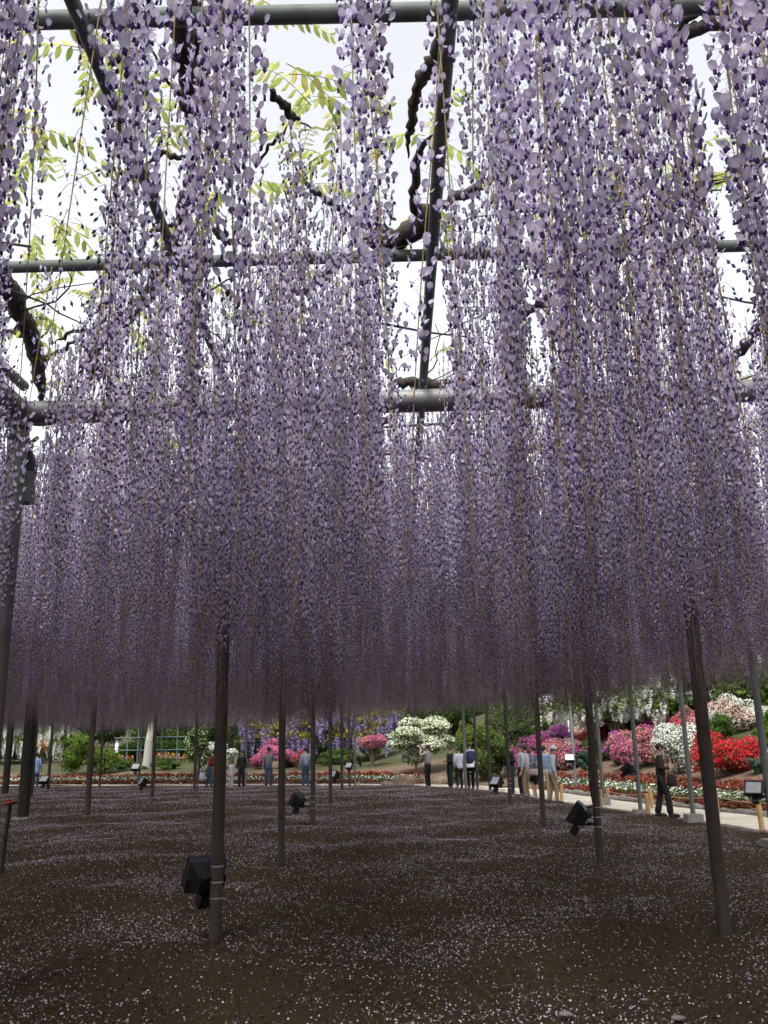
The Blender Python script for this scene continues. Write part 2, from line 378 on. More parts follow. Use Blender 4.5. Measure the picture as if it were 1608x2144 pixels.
# ------------------------------------------------------------------ trellis: posts, girders, pipes
TR = thing('wisteria_trellis', 'huge flat steel trellis of posts, girders and pipes carrying the wisteria', 'trellis')
ZP, ZG = 4.5, 4.2
def post(base, top, r, mat, foot=None, n=14):
    b = MB(); b.tube([(0, 0, 0), (0, 0, (top - base.z) * .5), (0, 0, top - base.z)], r, n)
    o = b.build('post', M[mat], TR); o.location = base
    if foot:
        f = MB(); f.box((0, 0, foot[1] / 2 - .03), (foot[0], foot[0], foot[1] + .06), None, 0, .94); f.build('footing', M['concrete'], o)
    return o
POSTS = {}
for key, x, y, r, mat, foot in (
    ('p1', 450, 1982, .056, 'brownpost', None), ('p2', 588, 1813, .052, 'brownpost', None), ('p3', 655, 1730, .054, 'brownpost', None),
    ('p4', 692, 1687, .055, 'brownpost', None), ('p5', 716, 1660, .057, 'brownpost', None), ('p6', 732, 1647, .055, 'brownpost', None),
    ('p7', 182, 1713, .075, 'brownpost', None), ('p8', 318, 1676, .065, 'brownpost', None), ('p9', 407, 1660, .065, 'brownpost', None),
    ('p10', 208, 1652, .06, 'brownpost', None), ('p11', 1520, 1972, .058, 'brownpost', None), ('p12', 1258, 1810, .055, 'brownpost', None),
    ('p13', 1139, 1735, .055, 'brownpost', None), ('p14', 1069, 1688, .056, 'brownpost', None), ('p15', 1027, 1662, .057, 'brownpost', None),
    ('p16', 1000, 1655, .055, 'brownpost', None), ('p17', 100, 1658, .07, 'brownpost', None), ('p18', 468, 1650, .07, 'brownpost', None),
    ('p19', 47, 1718, .15, 'darkpost', (.42, .09)), ('p20', 10, 1667, .14, 'darkpost', (.55, .09)), ('p21', 62, 1676, .10, 'brownpost', (.4, .12)),
    ('p22', -14, 1660, .16, 'darkpost', (.5, .1)),
    ('p23', 976, 1656, .055, 'greypost', None), ('p24', 1206, 1652, .055, 'greypost', (.34, .14)), ('p25', 1264, 1686, .05, 'greypost', (.33, .2)),
    ('p26', 1342, 1704, .05, 'greypost', (.34, .1)), ('p27', 1453, 1722, .05, 'greypost', (.34, .17)), ('p28', 1624, 1782, .055, 'greypost', (.34, .17)),
    ('p29', 514, 1648, .05, 'greypost', (.4, .06)), ('p30', 744, 1648, .05, 'greypost', None), ('p31', 290, 1648, .06, 'greypost', (.4, .06))):
    b = at_z(x, y, -.02); POSTS[key] = b; post(b, ZG + .1 if mat == 'brownpost' else ZG, r, mat, foot)
def pipe(name, p0, p1, r, mat, n=14, k=6):
    b = MB(); p0, p1 = Vector(p0), Vector(p1); c = (p0 + p1) / 2
    b.tube([p0.lerp(p1, i / k) - c for i in range(k + 1)], r, n); o = b.build(name, M[mat], TR); o.location = c; return o
def extend(a, b, s0, s1):
    d = (b - a).normalized(); return a - d * s0, b + d * s1
# thick front girder, post on the left and the girder coming towards us from it
gp0, gp1 = at_z(-10, 866, ZG), at_z(1608, 817, ZG)
a, b = extend(gp0, gp1, 5.0, 3.0); pipe('girder', a, b, .09, 'steel', 18)
lp = at_z(44, 862, ZG); lp0 = Vector((lp.x, lp.y, 0))
post(lp0, ZG - .085, .073, 'steel', None, 20); POSTS['left'] = lp0
q = at_z(2, 812, ZG); dirn = (q - lp).normalized()
dirn = Vector((-.03, -1, 0)).normalized()
pipe('girder', lp + Vector((0, -.1, .0)), lp + dirn * 9, .088, 'steel', 18)
pipe('longitudinal_pipe', lp + Vector((.03, -.05, .19)), lp + Vector((.03, 0, .19)) + dirn * 9, .04, 'greypost', 12)
# cross pipes
for i, (xa, ya, xb, yb) in enumerate(((0, 44, 1608, 9), (0, 560, 1608, 513), (300, 957, 1608, 926))):
    a, b = extend(at_z(xa, ya, ZP), at_z(xb, yb, ZP), 6, 5 + (i == 2) * 0); pipe('cross_pipe', a, b, .037 if i < 2 else .043, 'mossy' if i < 2 else 'steel', 14)
pipe('cross_pipe', (-7.5, 1.1, ZP), (6.5, 1.1, ZP), .037, 'mossy', 10)
# girders further in, carried by the rows of posts
for Y in (14.0, 21.0, 28.5, 37.0): pipe('girder', (-17, Y + .2, ZG), (6.0 if Y < 30 else 3.2, Y - .2, ZG), .085, 'steel', 10)
# long pipes running away from us
for (xa, ya, xb, yb, r) in ((190, 100, 440, 718, .028), (938, 60, 880, 885, .034)):
    a, b = at_z(xa, ya, ZP - .09), at_z(xb, yb, ZP - .09); a, b = extend(a, b, 4, 10); pipe('longitudinal_pipe', a, b, r, 'mossy', 14)
pipe('thin_rod', at_z(770, 896, 4.35), at_z(1120, 876, 4.35), .012, 'mossy', 8)
pipe('thin_rod', at_z(390, 905, 4.35), at_z(700, 884, 4.35), .010, 'mossy', 8)

# ------------------------------------------------------------------ wisteria vine overhead
VN = thing('wisteria_vine', 'great purple wisteria trained over the trellis with curtains of hanging blossom', 'wisteria')
def wobble(pts, sub=5, amp=.05, seed=0):
    rr = random.Random(seed); o = []
    for i in range(len(pts) - 1):
        for k in range(sub):
            o.append(pts[i].lerp(pts[i + 1], k / sub))
    o.append(pts[-1])
    # round the corners, then roughen
    for _ in range(2): o = [o[0]] + [(o[i-1] + o[i]*2 + o[i+1]) / 4 for i in range(1, len(o) - 1)] + [o[-1]]
    return [p + Vector((rr.uniform(-1, 1), rr.uniform(-1, 1), rr.uniform(-1, 1))) * amp for p in o]
def branch(pix, r0, r1, z=4.62, seed=0, zs=None):
    pts = [at_z(x, y, z if zs is None else zs[i]) for i, (x, y) in enumerate(pix)]
    pts = wobble(pts, 6, .012 + r0 * .12, seed); rr = random.Random(seed + 99); n = len(pts)
    rad = [(r0 + (r1 - r0) * i / (n - 1)) * rr.uniform(.82, 1.2) * min(1, .22 + 3.2 * (1 - i / (n - 1)), .30 + 4.5 * i / (n - 1)) for i in range(n)]
    b = MB(); c = pts[n // 2].copy(); b.tube([p - c for p in pts], rad, 9); o = b.build('branch', M['bark'], VN); o.location = c
for i, (pix, r0, r1) in enumerate((
    ([(90, 850), (78, 760), (62, 700), (35, 640), (8, 590), (-40, 520)], .055, .07),
    ([(88, 765), (105, 742), (140, 730), (160, 700)], .025, .012), ([(60, 705), (20, 690), (-20, 705)], .03, .015),
    ([(150, 830), (188, 800), (205, 772), (186, 742), (205, 712), (250, 680), (290, 640), (330, 590), (362, 520), (385, 440), (405, 360), (402, 250)], .05, .045),
    ([(402, 260), (392, 170), (378, 90), (388, 0), (395, -120)], .045, .06), ([(405, 235), (425, 190), (415, 110), (402, 20), (412, -100)], .028, .022),
    ([(402, 240), (365, 190), (330, 130), (300, 60)], .010, .005), ([(395, 330), (340, 320), (300, 350)], .018, .008),
    ([(192, 120), (170, 60), (150, -20)], .025, .03), ([(215, 700), (160, 690), (110, 720)], .02, .01),
    ([(930, 30), (915, 110), (890, 150), (868, 190), (860, 260), (855, 330)], .035, .02),
    ([(620, 355), (650, 390), (690, 425), (760, 470), (830, 490), (885, 455), (935, 420), (1010, 390), (1060, 340), (1110, 330)], .018, .03),
    ([(760, 505), (830, 505), (880, 470), (915, 425)], .05, .075), ([(880, 470), (865, 400), (870, 330), (910, 280)], .03, .02),
    ([(1085, 540), (1130, 560), (1185, 580), (1230, 560), (1300, 510), (1370, 455), (1440, 405), (1530, 360), (1640, 330)], .035, .05),
    ([(1240, 425), (1290, 436), (1370, 438), (1410, 420)], .014, .02), ([(1185, 578), (1200, 610), (1120, 640), (1070, 690)], .05, .03),
    ([(1640, 650), (1590, 690), (1550, 730), (1520, 790)], .05, .03), ([(1608, 60), (1500, 40), (1400, 90), (1300, 130)], .03, .03),
    ([(660, 920), (685, 900), (720, 885), (800, 880), (850, 868)], .05, .03), ([(640, 880), (690, 905), (740, 940)], .045, .02),
    ([(815, 808), (850, 800), (890, 806), (1000, 800)], .04, .05), ([(560, 185), (590, 215), (612, 245), (628, 252)], .018, .02),
    ([(628, 252), (660, 275)], .006, .004), ([(540, 340), (570, 300), (600, 262)], .008, .01), ([(1490, 0), (1420, 60), (1340, 110)], .02, .02),
    ([(560, 640), (650, 600), (700, 560), (740, 500)], .025, .03), ([(300, 500), (330, 480), (360, 470)], .02, .02), ([(450, 480), (470, 500), (510, 510)], .03, .012))):
    branch(pix, r0, r1, 4.60 + .05 * (i % 3), i)
# hidden-ish limbs deeper in, on top of the frame
for i in range(26):
    rr = random.Random(500 + i); x, y = rr.uniform(-7, 6), rr.uniform(6.5, 17); a = rr.uniform(0, 6.28)
    pts = [Vector((x, y, 4.66))]
    for k in range(7):
        a += rr.uniform(-.6, .6); pts.append(pts[-1] + Vector((math.cos(a), math.sin(a), rr.uniform(-.05, .05))) * .5)
    pts = wobble(pts, 4, .02, i); c = pts[0].copy(); b = MB(); b.tube([p - c for p in pts], [.05 * (1 - .6 * j / len(pts)) for j in range(len(pts))], 7)
    b.build('branch', M['bark'], VN).location = c

# fine twigs over the frame that the blossom hangs from
for i in range(110):
    rr = random.Random(900 + i); y = rr.uniform(4.2, 13); x = rr.uniform(-.5, .5) * y * 1.05; a = rr.uniform(0, 6.28); pts = [Vector((x, y, 4.54))]
    for k in range(6):
        a += rr.uniform(-.5, .5); pts.append(pts[-1] + Vector((math.cos(a), math.sin(a), rr.uniform(-.05, .06))) * rr.uniform(.12, .26))
    r_ = rr.uniform(.004, .011); b = MB(); c = pts[0].copy(); b.tube([p - c for p in pts], [r_ * (1 - .11 * j) for j in range(7)], 5); b.build('twig', M['bark'], VN).location = c
# pinnate leaf sprays above the frame
def leaf_spray_mesh(seed, L=.30, n=6, ls=.085):
    rr = random.Random(seed); b = MB(); cur = rr.uniform(.5, 1.2)
    pts = []
    for i in range(9):
        t = i / 8; pts.append(Vector((L * t, 0, .05 * math.sin(t * 2) - cur * L * .5 * t * t)))
    b.tube(pts, [.0022 - .0012 * i / 8 for i in range(9)], 4, 0)
    for i in range(1, 9):
        for s in (-1, 1):
            p = pts[i]; l = ls * rr.uniform(.75, 1.15) * (1 - .3 * abs(i - 5) / 5); d = Vector((.55, s * rr.uniform(.5, .9), -rr.uniform(.35, .9))).normalized()
            sd = d.cross(Vector((0, 0, 1))).normalized(); w = l * .2; q = p + d * l * .5
            b.add([p, q * .55 + p * .45 - sd * w * .9, q + d * l * .12 - sd * w * .8 + Vector((0, 0, -.004)), p + d * l, q + d * l * .12 + sd * w * .8 + Vector((0, 0, -.004)), q * .55 + p * .45 + sd * w * .9], [(0, 1, 2, 3, 4, 5)], 1)
    return b.mesh('leaf_spray', [M['stem'], M['leafy']])
SPRAYS = [leaf_spray_mesh(k, .28 + .05 * (k % 3)) for k in range(6)]
def spray(p, rz, sc, tilt=0):
    o = link('leaf_spray', SPRAYS[random.randrange(6)], VN); o.location = p; o.rotation_euler = (random.uniform(-.4, .4), tilt, rz); o.scale = (sc, sc, sc)
for (x, y, n, spd) in ((150, 60, 5, 40), (180, 110, 3, 25), (325, 240, 5, 30), (330, 300, 5, 30), (570, 45, 4, 25), (640, 185, 5, 25), (600, 150, 4, 20), (700, 215, 3, 20), (90, 310, 6, 45),
    (140, 365, 6, 40), (110, 470, 5, 45), (60, 500, 4, 40), (440, 560, 4, 20), (640, 360, 4, 25), (90, 660, 5, 40), (50, 640, 4, 30), (230, 640, 5, 40), (280, 680, 4, 40), (390, 195, 3, 25),
    (620, 290, 4, 20), (905, 240, 4, 20), (900, 270, 3, 20), (1290, 340, 5, 50), (1240, 400, 4, 40), (1180, 440, 4, 40), (1420, 370, 3, 25), (1540, 400, 3, 25), (880, 440, 4, 30),
    (700, 330, 4, 30), (120, 590, 4, 40), (330, 640, 3, 40), (450, 470, 4, 30), (1590, 860, 4, 25), (1560, 880, 3, 20), (740, 760, 4, 40), (480, 420, 3, 30), (130, 780, 4, 40), (1440, 330, 3, 30), (60, 290, 4, 40)):
    for k in range(max(2, int(n * .6))):
        p = at_z(x + random.gauss(0, spd * .6), y + random.gauss(0, spd * .6), 4.62 + random.random() * .2); spray(p, random.uniform(0, 6.28), random.uniform(.75, 1.25))
sp_rest = []
for k in range(110):
    Y = random.uniform(5, 15); X = random.uniform(-.5, .5) * Y; spray(Vector((X, Y, 4.6 + random.random() * .25)), random.uniform(0, 6.28), random.uniform(.8, 1.3))

# racemes
def raceme_builders(seed, L, kind):
    rr = random.Random(seed); fl, st, cen = MB(), MB(), []
    bend = [rr.uniform(-.08, .08) for _ in range(4)]
    def axis(t):  # t 0..1 downwards
        return Vector((bend[0] * t + bend[2] * math.sin(3 * t) * .5, bend[1] * t + bend[3] * math.sin(2.6 * t) * .5, -L * t))
    st.tube([axis(i / 8) for i in range(9)], [.0038 - .0028 * i / 8 for i in range(9)], 4, 0)
    n = int(L * {'full': 126, 'loose': 98, 'bare': 106}[kind]); ang = rr.uniform(0, 6.28)
    open_to = {'full': .72, 'loose': .58, 'bare': .66}[kind] + rr.uniform(-.06, .08)
    for i in range(n):
        t = .01 + .99 * (max(0, i + rr.uniform(-.4, .4)) / n) ** .96; t = min(max(t, .004), 1); ang += 2.4 + rr.uniform(-.5, .5)
        o = Vector((math.cos(ang), math.sin(ang), 0)); a = axis(t)
        mature = max(0.0, min(1.0, (open_to - t) / .16 + .5))
        pl = (.055 - .034 * t) * rr.uniform(.6, 1.25)
        P = a + o * pl + Vector((0, 0, rr.uniform(-.012, .010) - .004))
        sd = Vector((-o.y, o.x, 0)) * .0007
        mid = (a + P) / 2 + Vector((0, 0, .005))
        fl.add([a - sd, a + sd, mid + sd, mid - sd, P + sd, P - sd], [(0, 1, 2, 3), (3, 2, 4, 5)], 2)
        if kind == 'bare' and .10 < t < .38 and rr.random() < .75: continue
        if kind == 'loose' and rr.random() < .2: continue
        if mature > .25:
            s = (.55 + .45 * mature) * rr.uniform(.8, 1.15); tw = rr.uniform(-.7, .7)
            d = (o * rr.uniform(.4, 1) + Vector((0, 0, -rr.uniform(.2, .9))) + Vector((-o.y, o.x, 0)) * tw).normalized()   # where the flower looks
            side = d.cross(Vector((0, 0, 1))); side.normalize(); up = side.cross(d)
            r = .0136 * s; c = P + up * r * .75 + d * .002
            rim = []
            for k in range(7):
                b = 2 * math.pi * (k + .5) / 7
                rim.append(c + side * math.cos(b) * r * 1.02 + up * math.sin(b) * r - d * r * (.35 * abs(math.cos(b)) ** 2 + rr.uniform(-.1, .18)))
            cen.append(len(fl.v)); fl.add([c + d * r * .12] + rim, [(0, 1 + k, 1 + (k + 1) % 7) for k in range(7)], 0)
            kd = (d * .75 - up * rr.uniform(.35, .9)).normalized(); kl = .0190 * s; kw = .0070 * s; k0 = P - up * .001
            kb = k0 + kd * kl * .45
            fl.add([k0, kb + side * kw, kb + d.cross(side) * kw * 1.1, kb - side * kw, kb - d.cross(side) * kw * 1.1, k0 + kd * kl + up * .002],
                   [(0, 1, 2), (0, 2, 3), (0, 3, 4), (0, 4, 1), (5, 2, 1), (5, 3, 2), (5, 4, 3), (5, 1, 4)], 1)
        else:
            s = (1.25 - .6 * t) * rr.uniform(.8, 1.2); d = (o * .6 + Vector((0, 0, -.8 + rr.uniform(-.3, .5)))).normalized()
            side = d.cross(Vector((0, 0, 1))).normalized(); u = side.cross(d); l = .018 * s; wd = .0046 * s; q = P + d * l * .5
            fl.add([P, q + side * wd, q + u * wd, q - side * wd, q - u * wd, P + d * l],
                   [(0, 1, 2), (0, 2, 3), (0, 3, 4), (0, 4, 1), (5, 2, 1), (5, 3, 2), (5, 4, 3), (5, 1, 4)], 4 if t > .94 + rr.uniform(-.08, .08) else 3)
    return fl, st, cen
VAR = []
def with_rim(me, cen):
    v = np.ones(len(me.vertices), np.float32); v[cen] = 0; a = me.attributes.new('rim', 'FLOAT', 'POINT'); a.data.foreach_set('value', v); return me
SRC = bpy.data.collections.new('raceme_sources')
for k in range(14):
    kind = ('full', 'full', 'full', 'loose', 'full', 'full', 'bare')[k % 7]
    fl, st, cen = raceme_builders(40 + k, 1.75, kind)
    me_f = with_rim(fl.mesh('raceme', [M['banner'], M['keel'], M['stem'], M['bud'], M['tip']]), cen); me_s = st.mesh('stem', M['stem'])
    for v, f, m_, s_ in ((st.v, st.f, st.m, st.sm),):
        fl.add(v, f, 2)
    o = bpy.data.objects.new('raceme_source_%02d' % k, with_rim(fl.mesh('raceme_joined', [M['banner'], M['keel'], M['stem'], M['bud'], M['tip']]), cen)); SRC.objects.link(o)
    VAR.append((me_f, me_s))

CANOPY_PX = [(1608, 1392), (1400, 1416), (1200, 1446), (1000, 1470), (800, 1487), (500, 1505), (250, 1526), (0, 1530)]
CE = [at_z(x, y, 3.32) for x, y in CANOPY_PX]
CANOPY = [(CE[0].x + .8, -14), (CE[0].x + .6, CE[0].y - 4)] + [(p.x, p.y) for p in CE] + [(-34, CE[-1].y), (-34, -14)]
def inside(px_, py_, poly):
    r = np.zeros(len(px_), bool); j = len(poly) - 1
    for i in range(len(poly)):
        xi, yi = poly[i]; xj, yj = poly[j]
        c = ((yi > py_) != (yj > py_)) & (px_ < (xj - xi) * (py_ - yi) / (yj - yi + 1e-12) + xi); r ^= c; j = i
    return r
# openings in the blossom where the photograph shows sky between the hanging curtains (centre and radii)
GAPS = ((635, 130, 85, 120), (690, 285, 42, 70), (110, 250, 62, 120), (150, 130, 45, 70), (845, 690, 34, 110), (345, 170, 30, 80), (1320, 410, 62, 60), (1555, 620, 24, 110), (330, 470, 40, 40),
        (150, 650, 55, 75), (180, 470, 40, 50), (490, 690, 22, 60), (1440, 110, 26, 90), (1375, 60, 20, 60), (650, 410, 30, 40), (1000, 640, 16, 60), (1130, 690, 25, 60), (60, 600, 40, 50), (470, 420, 30, 40), (860, 580, 26, 50), (930, 190, 16, 110), (912, 380, 14, 110), (893, 570, 14, 100), (884, 740, 14, 90), (160, 855, 70, 22), (835, 832, 50, 26), (40, 980, 26, 130), (22, 1200, 22, 240), (320, 440, 18, 60))
def canopy_points():
    sp = .192; gx = np.arange(-36, 10.5, sp); gy = np.arange(-13, 52, sp); X, Y = np.meshgrid(gx, gy); X = X.ravel(); Y = Y.ravel()
    X = X + RNG.uniform(-.5, .5, len(X)) * sp * 1.2; Y = Y + RNG.uniform(-.5, .5, len(Y)) * sp * 1.2
    k = inside(X, Y, CANOPY) & (X > -.62 * np.abs(Y) - 14); X, Y = X[k], Y[k]
    cl = .5 + .5 * np.sin(X * 6.3 + 2.1 * np.sin(Y * 2.7)) * np.sin(Y * 5.1 + 1.7 * np.sin(X * 3.1 + 1)) + .3 * np.sin(X * 1.7 + 3) * np.sin(Y * 1.3)
    p = np.where(Y < 1.2, 1, np.where(Y < 5.4, np.clip(.44 + .78 * cl, .15, 1), np.where(Y < 6.8, np.clip(.52 + .55 * cl, .35, 1), np.clip(.62 + .5 * cl, .35, 1))))
    low = np.zeros(len(X), bool)
    for key in ('p1', 'p11', 'p12', 'p2', 'p13', 'p3'):      # full curtains hang in front of the post tops
        b = POSTS[key]; a = np.arctan2(X, Y) - math.atan2(b.x, b.y); front = (np.abs(a) < .028) & (Y > 4.6) & (Y < b.y + .3); p = np.where(front, 1.0, p); low = low | (front & (Y > 5.5) & (Y < 14))
    k = RNG.rand(len(X)) < p; X, Y, low = X[k], Y[k], low[k]
    n = len(X); top = 4.5 + RNG.uniform(-.10, .12, n)
    zb = 2.08 + (.84 - .2 * np.clip((-X - 3) / 8, 0, 1)) * np.clip((Y - 9) / 26, 0, 1) + .3 * np.clip((X - 1.5) / 5, 0, 1)
    Lr = np.where(low, np.clip(top - zb + .2 + RNG.normal(0, .1, n), .8, 2.6), np.clip(top - zb + RNG.normal(0, .13, n) - .55 * RNG.rand(n) ** 2.5, .8, 2.3))
    Z = top
    keep = np.ones(n, bool)
    for (gx_, gy_, rx, ry) in GAPS:
        ymax = 8.0
        for t in np.linspace(.05, .95, 12):
            x, y, d = project(np.stack([X, Y, Z - Lr * t], 1))
            keep &= ~((d > .1) & (Y < ymax) & (((x - gx_) / (rx + 20)) ** 2 + ((y - gy_) / (ry * .9)) ** 2 < 1) & (RNG.rand(n) < .55))
    # keep the near air just in front of the lens free
    keep &= ~((np.hypot(X, Y) < 1.55) & (Y > -.3))
    return X[keep], Y[keep], Z[keep], Lr[keep]
X, Y, Z, LR = canopy_points()
pr = [project(np.stack([X, Y, Z - LR * t], 1)) for t in (.08, .35, .6, .9)]
vis = np.zeros(len(X), bool)
for x, y, d in pr: vis |= (d > .2) & (x > -20) & (x < 1628) & (y > 0) & (y < 2144)
rank = np.where(vis & (pr[1][2] > .3), pr[1][2], 1e9); order = np.argsort(rank); near = order[:300]; rest = order[300:]
for i in near:
    k = RNG.randint(len(VAR)); o = link('raceme', VAR[k][0], VN); o.location = (X[i], Y[i], Z[i])
    wd = RNG.uniform(.75, 1.2); o.scale = (wd, wd, LR[i] / 1.75); o.rotation_euler = (RNG.normal() * .03, RNG.normal() * .03, RNG.uniform(0, 6.28))
    link('stem', VAR[k][1], o)
def gn_instances(name, pts, rot, scl, idx, coll, parent=None):
    me = bpy.data.meshes.new(name); me.from_pydata(pts.tolist(), [], [])
    for nm, ty, ar, key in (('rot', 'FLOAT_VECTOR', rot, 'vector'), ('scl', 'FLOAT_VECTOR', scl, 'vector'), ('idx', 'INT', idx, 'value')):
        a = me.attributes.new(nm, ty, 'POINT'); a.data.foreach_set(key, np.ascontiguousarray(ar).ravel())
    o = link(name, me, parent); ng = bpy.data.node_groups.new(name, 'GeometryNodeTree')
    ng.interface.new_socket('Geometry', in_out='INPUT', socket_type='NodeSocketGeometry'); ng.interface.new_socket('Geometry', in_out='OUTPUT', socket_type='NodeSocketGeometry')
    N, L = ng.nodes, ng.links; gi = N.new('NodeGroupInput'); go = N.new('NodeGroupOutput'); ip = N.new('GeometryNodeInstanceOnPoints')
    ci = N.new('GeometryNodeCollectionInfo'); ci.inputs[0].default_value = coll; ci.inputs[1].default_value = True; ci.inputs[2].default_value = True
    def attr(nm, ty):
        a = N.new('GeometryNodeInputNamedAttribute'); a.data_type = ty; a.inputs[0].default_value = nm; return a.outputs[0]
    L.new(gi.outputs[0], ip.inputs['Points']); L.new(ci.outputs[0], ip.inputs['Instance']); ip.inputs['Pick Instance'].default_value = True
    L.new(attr('idx', 'INT'), ip.inputs['Instance Index']); L.new(attr('rot', 'FLOAT_VECTOR'), ip.inputs['Rotation']); L.new(attr('scl', 'FLOAT_VECTOR'), ip.inputs['Scale'])
    L.new(ip.outputs[0], go.inputs[0]); md = o.modifiers.new('scatter', 'NODES'); md.node_group = ng; return o
n = len(rest); wd = RNG.uniform(.75, 1.25, n)
o = gn_instances('raceme_mass', np.stack([X[rest], Y[rest], Z[rest]], 1), np.stack([RNG.normal(size=n) * .03, RNG.normal(size=n) * .03, RNG.uniform(0, 6.28, n)], 1),
                 np.stack([wd, wd, LR[rest] / 1.75], 1), RNG.randint(0, len(VAR), n), SRC, VN)
o['kind'] = 'stuff'
print('racemes', len(X))
#--PART2--
# ------------------------------------------------------------------ floodlights on the posts
def rot_to(yaw, pitch):
    return Matrix.Rotation(yaw, 3, 'Z') @ Matrix.Rotation(pitch, 3, 'X')
def floodlight(key, z, side, yaw, pitch, label, s=1.0, reach=.2, pr=.056):
    """side: world azimuth from the post to the lamp; yaw: azimuth the lens looks to (0 = away from us); pitch: upward tilt"""
    b0 = POSTS[key]; r = thing('floodlight', label, 'floodlight', (b0.x, b0.y, z), 0, 'floodlights clamped to the trellis posts')
    R = rot_to(yaw, pitch); c = Vector((math.sin(-side) * -1 * reach, math.cos(side) * reach, 0)); c = Vector((math.sin(side), math.cos(side), 0)) * reach
    P = lambda x, y, z_: c + R @ (Vector((x, y, z_)) * s)
    # housing: wide frame in front, narrowing to the back, with cooling fins
    h = MB(); w, hh, d = .19, .15, .10
    fr = [P(-w, d, -hh), P(w, d, -hh), P(w, d, hh), P(-w, d, hh)]; md = [P(-w, .03, -hh), P(w, .03, -hh), P(w, .03, hh), P(-w, .03, hh)]
    bk = [P(-w*.62, -.13, -hh*.6), P(w*.62, -.13, -hh*.6), P(w*.62, -.13, hh*.45), P(-w*.62, -.13, hh*.45)]
    h.add(fr + md + bk, [(0, 1, 2, 3)] + [(i + 4, (i + 1) % 4 + 4, (i + 1) % 4, i) for i in range(4)] + [(i + 8, (i + 1) % 4 + 8, (i + 1) % 4 + 4, i + 4) for i in range(4)] + [(11, 10, 9, 8)])
    for k in range(5):
        x = (-.5 + k / 4) * w * 1.1; h.box(P(x, -.09, hh * .55), (.012 * s, .13 * s, .05 * s), R)
    h.build('housing', M['black'], r)
    l = MB(); l.box(P(0, d + .004, 0), (w * 1.72 * s, .006 * s, hh * 1.66 * s), R); l.build('lens', M['lens'], r)
    f = MB()
    for (x, z_, sx, sz) in ((0, hh*.93, w*2.04, hh*.18), (0, -hh*.93, w*2.04, hh*.18), (w*.94, 0, w*.14, hh*2.04), (-w*.94, 0, w*.14, hh*2.04)): f.box(P(x, d + .008, z_), (sx * s, .022 * s, sz * s), R)
    f.build('frame', M['black'], r)
    k = MB(); k.box(P(0, -.06, -hh - .06), (.13 * s, .11 * s, .13 * s), R, 0, .85); k.build('ballast_box', M['black'], r)
    a = MB(); q = P(0, -.03, -hh * .9); st = Vector((math.sin(side), math.cos(side), 0)) * pr * .9
    a.tube([st + Vector((0, 0, -.12)), Vector((q.x * .6 + st.x * .4, q.y * .6 + st.y * .4, -.13)), q], .016 * s + .004, 6)
    for sx in (-1, 1): a.tube([P(0, -.02, -hh - .02), P(sx * w * 1.04, -.02, -hh * .9), P(sx * w * 1.04, -.01, 0)], .011 * s + .002, 5)
    a.build('bracket', M['black'], r)
    for dz in ((.05, -.15) if s < .9 else (.10, -.03, -.16)):
        t = MB(); n = 14; v = []
        for i in range(n):
            an = 2 * math.pi * i / n; v += [(math.cos(an) * (pr + .004), math.sin(an) * (pr + .004), dz - .006), (math.cos(an) * (pr + .004), math.sin(an) * (pr + .004), dz + .006)]
        t.add(v, [(2*i, 2*((i+1) % n), 2*((i+1) % n) + 1, 2*i + 1) for i in range(n)], 0, True); t.build('strap', M['strap'], r)
def post_z(key, y):      # height on the post seen at picture row y
    b = POSTS[key]; zs = np.linspace(0, 4.4, 441); _, ys_, _ = project(np.stack([np.full(441, b.x), np.full(441, b.y), zs], 1)); return float(zs[np.argmin(abs(ys_ - y))])
rd = math.radians
floodlight('p1', post_z('p1', 1838), rd(-42), rd(35), rd(30), 'largest black floodlight seen from behind, low on the nearest left brown post', .92, .17)
floodlight('p3', post_z('p3', 1676), rd(-80), rd(70), rd(30), 'black floodlight tilted up on the third post back in the left middle row', .95, .34)
floodlight('p12', post_z('p12', 1706), rd(-80), rd(75), rd(35), 'big black floodlight turned left on the second post of the right row', 1.0, .25)
floodlight('p5', post_z('p5', 1622), rd(-70), rd(125), rd(25), 'floodlight with pale glass on a thin post right of the checked shirt', .95, .28)
floodlight('p30', post_z('p30', 1604), rd(-90), rd(150), rd(30), 'small floodlight with bright pane on the grey post left of the white flowering shrub', .85, .25)
floodlight('p8', post_z('p8', 1638), rd(-90), rd(120), rd(35), 'black floodlight with grey pane tilted left near the pale tree trunk', .95, .34)
floodlight('p17', post_z('p17', 1634), rd(-110), rd(165), rd(42), 'floodlight with upturned pane beside the person in the light blue coat', 1.15, .16, .07)
floodlight('p31', post_z('p31', 1607), rd(-100), rd(175), rd(35), 'floodlight on the grey post in front of the pale tree trunk', 1.1, .16, .06)
floodlight('p16', post_z('p16', 1602), rd(-110), rd(160), rd(30), 'floodlight with pale pane in front of the backpack', 1.1, .25)
floodlight('p14', post_z('p14', 1638), rd(-90), rd(125), rd(35), 'black floodlight low beside the people in front of the magenta azalea', .95, .34)
floodlight('p24', post_z('p24', 1588), rd(-110), rd(175), rd(32), 'floodlight with bright pane on the thin grey post before the purple azaleas', .95, .2)
floodlight('p26', post_z('p26', 1610), rd(-90), rd(60), rd(60), 'floodlight tipped back on the grey post left of the woman in dark clothes', .9, .2, .05)
floodlight('p28', post_z('p28', 1652), rd(-90), rd(140), rd(28), 'floodlight with grey pane at the right edge before the white bedding flowers', .72, .2)

